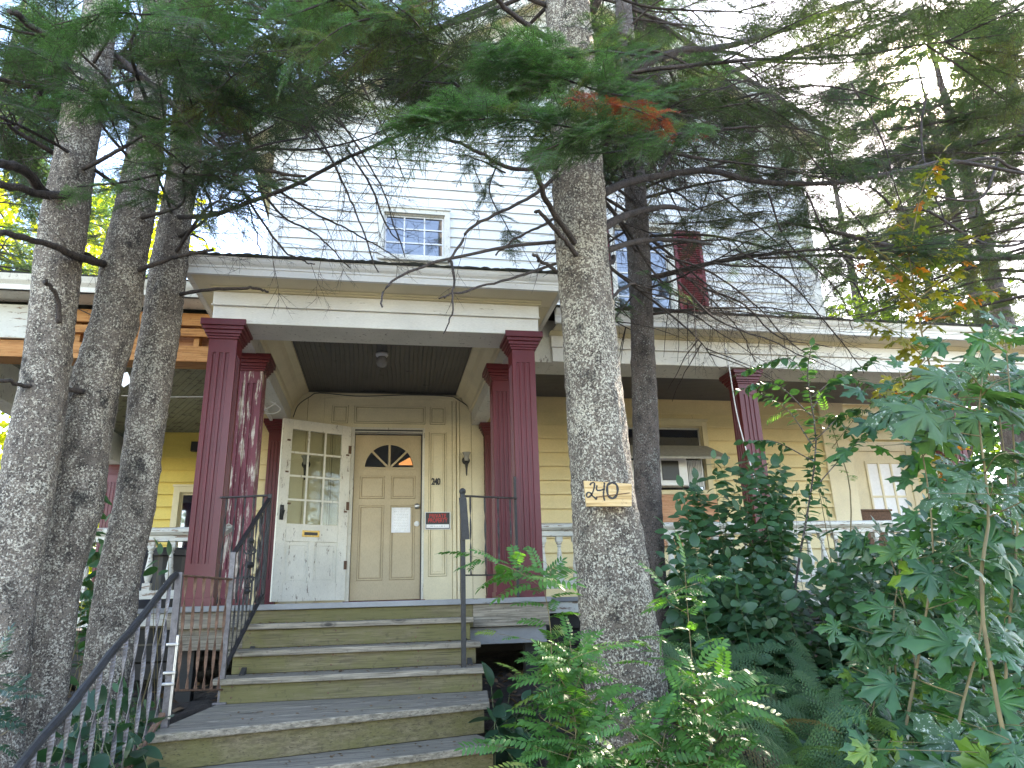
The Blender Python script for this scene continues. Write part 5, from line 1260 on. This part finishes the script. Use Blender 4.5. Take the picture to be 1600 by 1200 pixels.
def clump(name,label,cat,mat,region,Yr,T,size,per,n,group=None,base=None,**kw):
    """stems from the ground to tips scattered over a photo region (polygon of photo points)"""
    tips=[]
    xs=[p[0] for p in region]; ys=[p[1] for p in region]
    def inside(x,y):
        c=False; j=len(region)-1
        for i in range(len(region)):
            if (region[i][1]>y)!=(region[j][1]>y) and x<(region[j][0]-region[i][0])*(y-region[i][1])/(region[j][1]-region[i][1])+region[i][0]: c=not c
            j=i
        return c
    while len(tips)<n:
        x,y=random.uniform(min(xs),max(xs)),random.uniform(min(ys),max(ys))
        if inside(x,y): tips.append(at(x,y,random.uniform(*Yr)))
    stems=[]
    for t in tips:
        b=gp(t[0]*.5+.5*np.mean([q[0] for q in tips])+random.gauss(0,.12),np.clip(t[1]+random.gauss(0,.1),Yr[0],Yr[1]+.2))
        if t[2]<b[2]+.12: t[2]=b[2]+.15+random.random()*.1
        stems.append(arch(b,t,kw.get('bulge',.2)))
    kw.pop('bulge',None)
    m_=np.mean([s_[0] for s_ in stems],0); return plant(name,label,cat,mat,m_,stems,T,size,per,group=group,**kw)
# shrubs on the right
FC_=np.array([-.1,-.75,-.1])
clump('leafy_shrub','dark green oval leaved shrub climbing up the purple porch column','shrub','oval',[(1030,850),(1060,760),(1110,700),(1190,690),(1230,730),(1260,790),(1240,900),(1300,960),(1060,960)],(4.4,5.3),OV,.125,36,62,t0=.25,spread=1.,droopy=-.35,whorl=True,flat=.45,face=FC_,smat='stem_g')
clump('leafy_shrub','low dark oval leaved shrub right of the thin trunk','shrub','oval',[(1020,900),(1080,850),(1250,890),(1390,900),(1440,1010),(1300,1060),(1060,1050)],(3.8,4.6),OV,.115,38,100,t0=.2,droopy=-.35,whorl=True,flat=.45,face=FC_,smat='stem_g')
clump('leafy_shrub','dark shrub filling the gap below the right balustrade','shrub','oval',[(1240,880),(1340,830),(1480,760),(1600,700),(1600,1000),(1300,980)],(3.6,5.2),OV,.11,40,120,t0=.2,droopy=-.35,whorl=True,flat=.45,face=FC_,smat='stem_g')
clump('climbing_vine','leafy shoot reaching right of the purple column with hanging leaves','vine','oval',[(1210,690),(1290,700),(1290,760),(1230,790)],(4.6,4.9),OV,.085,16,9,t0=.7,droopy=-.8,flat=.6)
# thin tree in front of the right porch with glossy narrow leaves
b=gp(2.35,4.3); c0=[b]+I((1245,900,4.3),(1262,800,4.3),(1275,690,4.3),(1262,590,4.25),(1268,540,4.2))
st=[c0]
for a in([(1275,760),(1330,700),(1400,640)],[(1272,700),(1230,640),(1180,610)],[(1268,650),(1210,600),(1150,610)],[(1268,620),(1320,590),(1400,620)],[(1265,600),(1230,560),(1150,585)],[(1270,690),(1340,640),(1440,690)],[(1268,640),(1300,600),(1370,560)],[(1270,720),(1210,690),(1160,690)],[(1268,660),(1300,650),(1330,680)]): st.append([at(p[0],p[1],4.3+.1*i) for i,p in enumerate(a)])
plant('sapling_tree','slender sapling with glossy narrow leaves standing before the right balustrade','tree','oval',b,st,[leaf_oval(1,.24,.15,.25),OV[1]],.085,64,'bark_b',t0=.25,droopy=-.2,flat=.6,r=.010)
plant('sapling_tree','glossy top shoot with compound leaves rising beside the slender sapling','tree','ash',gp(2.9,4.5),[[gp(2.9,4.5)]+I((1330,800,4.5),(1310,700,4.5),(1290,640,4.5)),I((1300,700,4.5),(1340,650,4.4),(1380,620,4.4)),I((1290,660,4.5),(1250,640,4.4),(1210,650,4.4))],CPn,1.,7,'stem',t0=.4,r=.007)
# maples on the right
mp=[('maple sapling with drooping leaves just below the right balustrade',[(1440,1100,3.4),(1420,980,3.5),(1400,900,3.6),(1380,840,3.6)],.27,14,'maple'),
('maple sapling reaching up in front of the last porch columns',[(1600,1000,3.0),(1580,800,3.0),(1560,640,3.0),(1545,540,3.0)],.28,18,'maple'),
('pale spotted maple shoot with the largest leaves near the right edge',[(1540,1000,2.0),(1545,800,2.1),(1530,660,2.15),(1535,590,2.15)],.36,7,'maple_w'),
('tall maple sapling with large leaves at the right edge of the view',[(1570,1260,2.3),(1575,1000,2.35),(1590,820,2.4),(1580,640,2.4),(1570,520,2.4)],.30,15,'maple_w'),
('maple sapling with a brown stem left of the right edge',[(1400,1260,2.6),(1440,1000,2.7),(1458,860,2.75),(1440,700,2.8),(1405,580,2.85)],.27,15,'maple'),
('maple sapling with large leaves low in the right corner',[(1480,1300,2.1),(1500,1120,2.15),(1530,1000,2.2),(1540,880,2.2)],.28,18,'maple'),
('maple sapling crowded behind the others at the lower right',[(1370,1250,2.9),(1400,1100,3.),(1395,980,3.),(1410,860,3.1)],.26,20,'maple'),
('maple shoot with spreading leaves beside the ferns',[(1290,1300,2.7),(1330,1200,2.75),(1360,1120,2.8),(1380,1040,2.8)],.24,18,'maple'),
('young maple with leaves hanging in front of the porch end',[(1540,1100,3.2),(1520,900,3.3),(1500,760,3.4),(1490,640,3.4)],.26,18,'maple'),
('maple sapling leaning in from the right edge',[(1680,1250,2.6),(1640,1000,2.6),(1610,880,2.6),(1590,760,2.6)],.27,18,'maple')]
for lab,P_,sz,per,mt in mp:
    pts=I(*P_); b=pts[0]; g0=gp(b[0],b[1]); main=[g0]+pts if b[2]>g0[2]+.05 else [g0]+pts[1:]
    st=[main]
    for i in range(9):
        q=lerp(*random.choice(list(zip(pts[:-1],pts[1:]))),random.random()); st.append([q,q+np.array([random.gauss(0,.10),random.gauss(-.03,.10),.05]),q+np.array([random.gauss(0,.19),random.gauss(-.03,.18),.08])])
    plant('maple_sapling',lab,'tree',mt,g0,st,MP,sz,per,'stem',group='maple saplings on the right',t0=.15,spread=1.,petiole=.28,droopy=-.42,flat=.35,r=.008,sub=.3,face=np.array([-.15,-1.3,-.1]))
# autumn coloured young maple higher up
b=gp(4.2,4.6); st=[[b]+I((1500,800,4.4),(1470,640,4.2),(1440,520,4.2),(1420,400,4.2),(1400,330,4.2))]
for a in([(1445,560),(1400,520),(1350,500)],[(1440,520),(1500,470),(1560,450)],[(1435,480),(1390,440),(1340,400)],[(1425,420),(1470,390),(1530,370)],[(1450,600),(1400,590),(1370,620)],[(1460,620),(1520,580),(1580,560)],[(1425,440),(1380,400),(1350,370)],[(1430,470),(1480,430),(1500,400)],[(1420,400),(1440,300),(1470,240)],[(1445,560),(1420,600),(1440,660)],[(1500,520),(1560,520),(1600,530)]): st.append([at(p[0],p[1],4.2-.12*i) for i,p in enumerate(a)])
plant('maple_tree','young maple turning yellow and orange against the bright sky','tree','maple_y',b,st,MP,.19,34,'stem',t0=.1,petiole=.25,droopy=-.5,flat=.6,r=.012,whorl=True,face=np.array([0,-.4,0]))
# ferns
for (x,y,Y,n,lab) in((1180,1130,3.3,11,'fern with arching fronds at the centre of the undergrowth'),(1290,1090,3.5,11,'fern fanning up beneath the low dark shrub'),(1110,1060,3.7,8,'fern tucked beside the large trunk behind the compound leaved plant'),(1330,1170,2.9,9,'fern with pale fronds near the maple stems'),(1240,1190,2.7,9,'lowest fern at the bottom edge of the picture'),(1400,1120,3.6,8,'fern behind the maple saplings at the lower right')):
    p=at(x,y,Y); g0=gp(p[0],p[1]); p=np.array([p[0],p[1],max(g0[2]+.12,p[2]-.10)]); o=thing('fern',lab,'fern',tuple(g0),'ferns in the undergrowth'); A=Acc(); st=MB(); by={}
    for i in range(n*2):
        a=2*math.pi*i/n+random.random()*.5; d=np.array([math.cos(a),math.sin(a)-.35,.75+random.gauss(0,.22)]); q=p+np.array([random.gauss(0,.06),random.gauss(0,.06),random.gauss(0,.05)])
        by.setdefault(i%4,[]).append(frame(q,d,(random.gauss(0,.3),-.5,.9),random.uniform(.55,.9))); 
        st.tube([g0+(random.gauss(0,.02),random.gauss(0,.02),0),(g0+q)/2+(0,0,.01),q],.003,5)
    for k_,ms in by.items(): A.add(FN[k_],ms)
    st.build('stalk','stem_g',o); A.build('frond','fern',o)
# compound leaved young plants
def ash(lab,pts,sz,per,n_extra=4,mat='ash'):
    P_=I(*pts); g0=gp(P_[0][0],P_[0][1]); st=[[g0]+P_]
    for i in range(n_extra):
        q=P_[random.randrange(0,len(P_)-1)]; st.append([q,q+np.array([random.gauss(0,.10),random.gauss(0,.08),.08]),q+np.array([random.gauss(0,.18),random.gauss(-.03,.12),.16])])
    plant('compound_leaf_sapling',lab,'sapling',mat,g0,st,CP,sz,per,'stem',group='young compound leaved plants',t0=.1,droopy=-.05,r=.004,whorl=True,flat=.3,face=np.array([0,-.45,0]))
ash('bright green sapling with compound leaves right of the steps',[(858,1180,3.1),(862,1060,3.15),(860,980,3.2),(850,920,3.2),(845,900,3.2)],.78,24,5)
ash('lush bright green compound leaved plant at the foot of the large trunk',[(880,1230,2.8),(900,1150,2.85),(890,1090,2.9),(870,1050,2.9)],.8,30,8)
ash('compound leaved shoot in front of the large trunk',[(940,1200,2.9),(932,1120,2.95),(900,1050,3.),(890,1000,3.05)],.6,22,3)
ash('tall thin compound leaved sapling right of the large trunk',[(1090,1200,3.0),(1085,1080,3.05),(1075,960,3.1),(1070,890,3.1)],.8,20,4)
ash('compound leaved plant below the tall thin one at the bottom edge',[(1100,1260,2.6),(1110,1170,2.65),(1100,1110,2.7),(1080,1050,2.8)],.8,26,6)
ash('compound leaved plant at the bottom edge right of the trunk foot',[(1010,1260,2.6),(1030,1190,2.65),(1040,1140,2.7)],.7,26,5)
ash('dark compound leaves at the lower left edge beside the trunks',[(-60,1180,2.9),(-30,1120,2.95),(-10,1070,3.),(0,1030,3.)],.55,20,4,'hosta')
# broad dark leaves in the shade
clump('broad_leaf_plant','dark broad leaved plants in the shade right of the steps','plant','hosta',[(765,1060),(850,1070),(880,1200),(800,1230),(775,1160)],(3.9,4.7),OV,.15,16,26,t0=.15,droopy=-.5,whorl=True,flat=.5,smat='stem_g')
clump('broad_leaf_plant','broad green leaves growing behind the sloping iron handrail','plant','hosta',[(110,1110),(180,1060),(260,1100),(230,1200),(100,1220)],(3.3,4.1),OV,.15,15,26,t0=.2,droopy=-.4,whorl=True,flat=.5,smat='stem_g')
clump('broad_leaf_plant','leafy weeds at the foot of the left trunks beyond the railing','plant','oval',[(160,1060),(250,1090),(260,1150),(180,1160)],(4.1,4.6),OV,.09,18,18,t0=.2,droopy=-.4,whorl=True,flat=.5,smat='stem_g')
clump('climbing_vine','dark vine leaves between the left trunks in front of the yellow end','vine','oval',[(150,740),(172,730),(160,900),(130,990),(125,900)],(5.6,6.0),OV,.12,12,14,t0=.3,droopy=-.6,flat=.6)
clump('climbing_vine','three large vine leaves on the left balustrade beside the dark trunk','vine','oval',[(235,840),(262,835),(268,862),(245,860)],(5.2,5.4),OV,.15,6,3,t0=.8,droopy=-.6,flat=.6)
clump('leafy_shrub','dark undergrowth beneath the left end of the porch','shrub','oval',[(120,940),(140,900),(150,960),(140,1000)],(5.4,6.),OV,.10,16,10,t0=.2,droopy=-.5)
# ------------------------------------------------------------------ broadleaved trees in the sunlit background
LFQ=(np.array([(0,-.5,0),(1,-.4,.1),(1.1,.4,0),(.1,.5,-.1),(.55,0,.18)],float),np.array([(0,1,4),(1,2,4),(2,3,4),(3,0,4)]))
def broad_tree(x,y,h,R,mat,lab,n=9000,grp=None,zc=None,ls=.12):
    gz=ground_z(x,y)-.1; o=thing('broadleaf_tree',lab,'tree',(x,y,gz),grp); q=MB(); q.tube(spline([(x,y,gz),(x+.1,y,gz+h*.3),(x,y+.1,gz+h*.7)],14),np.linspace(.22,.08,14),10)
    cl=[]
    for i in range(26):
        a=random.uniform(0,6.28); rr=R*random.uniform(.25,.95); z=gz+h*random.uniform(.22,1.); rr*=math.sqrt(max(.1,1-((z-gz)/h-.55)**2*2.6))
        c=np.array([x+rr*math.cos(a),y+rr*math.sin(a),z]); cl.append((c,R*random.uniform(.22,.42))); q.tube(spline([(x,y,gz+(z-gz)*.5),(np.array([x,y,gz+(z-gz)*.7])+c)/2,c],6),np.linspace(.06,.015,6),5)
    q.build('trunk','bark_b',o,smooth=True)
    ms=[]
    for i in range(n):
        c,r_=cl[random.randrange(len(cl))]; v=rng.normal(0,1,3); v/=np.linalg.norm(v); p=c+v*r_*random.random()**.35*np.array([1,1,.75])
        ms.append(frame(p,rng.normal(0,1,3),rng.normal(0,1,3)+np.array([0,0,1.2]),ls*random.uniform(.6,1.3)))
    A=Acc(); A.add(LFQ,ms); A.build('foliage',mat,o)
broad_tree(-11.5,14,11,4.,'yel','sunlit yellow green tree behind the left trunks',10000)
broad_tree(-8.5,19,12,4.,'yel','yellow green tree beyond the left end of the porch',10000)
broad_tree(-16,22,13,5.,'grn','green tree at the far left background',9000)
broad_tree(-5.6,17,3.2,2.0,'yel','bright low shrubby tree seen under the left porch roof',6000,ls=.10)
broad_tree(14.5,16,9,3.5,'grn','pale backlit tree beyond the right end of the porch',7000)
# background behind the camera so windows mirror trees and sky
broad_tree(-12,-34,9,4.,'grn','round tree across the street behind the viewer',5000,ls=.25)
broad_tree(10,-38,10,4.5,'grn','large tree across the street behind the viewer',5000,ls=.25)
# ------------------------------------------------------------------ number board nailed to the big trunk
def onTrunk(px,py): return at(px,py,3.75-.235)
a=onTrunk(911,752);b=onTrunk(985,757);c=onTrunk(985,792);d=onTrunk(915,792)
Yb=3.505
q=MB(); V=[(p[0],y,p[2]) for y in(Yb-.012,Yb+.006) for p in(a,b,c,d)]; q.add(V,[(0,1,2,3),(7,6,5,4),(0,4,5,1),(1,5,6,2),(2,6,7,3),(3,7,4,0)])
bd=tag(q.build('number_board','signwood',None,.002),'raw plywood board hand painted 240, nailed to the large pale trunk','sign')
def stroke(name,pts,r=.0055):
    q=MB(); P_=spline([ (at(px,py,Yb-.013)) for px,py in pts],30); P_[:,1]=Yb-.0135
    # a flat painted stroke: ribbon following the curve
    V=[];F=[]; n=len(P_)
    for i in range(n):
        t=P_[min(i+1,n-1)]-P_[max(i-1,0)]; t/=np.linalg.norm(t)+1e-9; s_=np.array([-t[2],0,t[0]])*r*(1+.18*math.sin(i*1.3)); V+= [P_[i]-s_,P_[i]+s_]
    for i in range(n-1): F.append((2*i,2*i+1,2*i+3,2*i+2))
    q.add(V,F); q.build(name,'ink',bd)
Z=lambda x,y:(860+x/6,660+y/6)
stroke('painted_digit',[Z(372,590),Z(382,570),Z(410,565),Z(412,600),Z(395,660),Z(370,695),Z(345,700),Z(338,675),Z(355,655),Z(380,665),Z(395,690),Z(415,705),Z(430,722),Z(436,700)],.0042)
stroke('painted_digit',[Z(437,590),Z(432,620),Z(440,636),Z(470,636),Z(505,625)],.0042); stroke('painted_digit',[Z(506,562),Z(503,620),Z(498,680),Z(508,735)],.0045)
stroke('painted_digit',[Z(560,570),Z(535,590),Z(532,640),Z(545,690),Z(580,712),Z(615,690),Z(630,640),Z(622,590),Z(590,565),Z(560,570)],.006)
q=MB(); P_=[np.array(at(px,py,Yb-.02)) for px,py in(Z(430,697),Z(520,688),Z(640,672),Z(745,660))]
for p in P_: p[1]=Yb-.0165
q.tube(P_,.0022,5); q.build('bent_nail','rust',bd)
# paper scrap on the middle left trunk
a=at(187,590,4.50); q=MB(); V=[(a[0]+dx,4.56-.03*dx*10,a[2]+dz) for dx,dz in((0,.05),(.02,.055),(.04,.02),(.045,-.02),(.01,-.045),(-.005,-.03))]; q.add(V,[(0,1,2,3,4,5)])
sp=q.build('paper_scrap','paper'); sp.modifiers.new('t','SOLIDIFY').thickness=.002; tag(sp,'torn scrap of white paper stapled to the middle left trunk','paper')
# leaf litter
ms=[]
for _ in range(2600):
    x,y=random.uniform(-4,6),random.uniform(2.2,6.6)
    if -1.15<x<.75 and y<5: continue
    ms.append(frame((x,y,ground_z(x,y)+.015+random.random()*.015),rng.normal(0,1,3)*np.array([1,1,.2]),(random.gauss(0,.3),random.gauss(0,.3),1),random.uniform(.03,.07)))
M['litter']=leafmat('dry_leaves',(.10,.06,.035),(.20,.13,.08),.1,.8,.2)
for _ in range(230):
    k_=random.randrange(5)
    if k_<3: x,y,z=random.uniform(-.9,.6),SY[k_]+random.uniform(.02,.24)*random.random()**.0+0,SZ[k_]; y=SY[k_]+.03+.2*random.random()**.5
    elif k_==3: t1=random.random(); p_=lerp(A2,B2,t1); x,y,z=p_[0],p_[1]+random.uniform(.03,.5),LZ_
    else: t1=random.random(); p_=lerp(A2,B2,t1)+nv*random.uniform(.06,.25); x,y,z=p_[0],p_[1],LZ_-.16
    ms.append(frame((x,y,z+.006),rng.normal(0,1,3)*np.array([1,1,.1]),(random.gauss(0,.2),random.gauss(0,.2),1),random.uniform(.006,.022)))
A=Acc(); A.add(LFQ,ms); tag(A.build('leaf_litter','litter'),'dry leaves and scraps scattered over the soil and steps','leaf litter',kind='stuff')
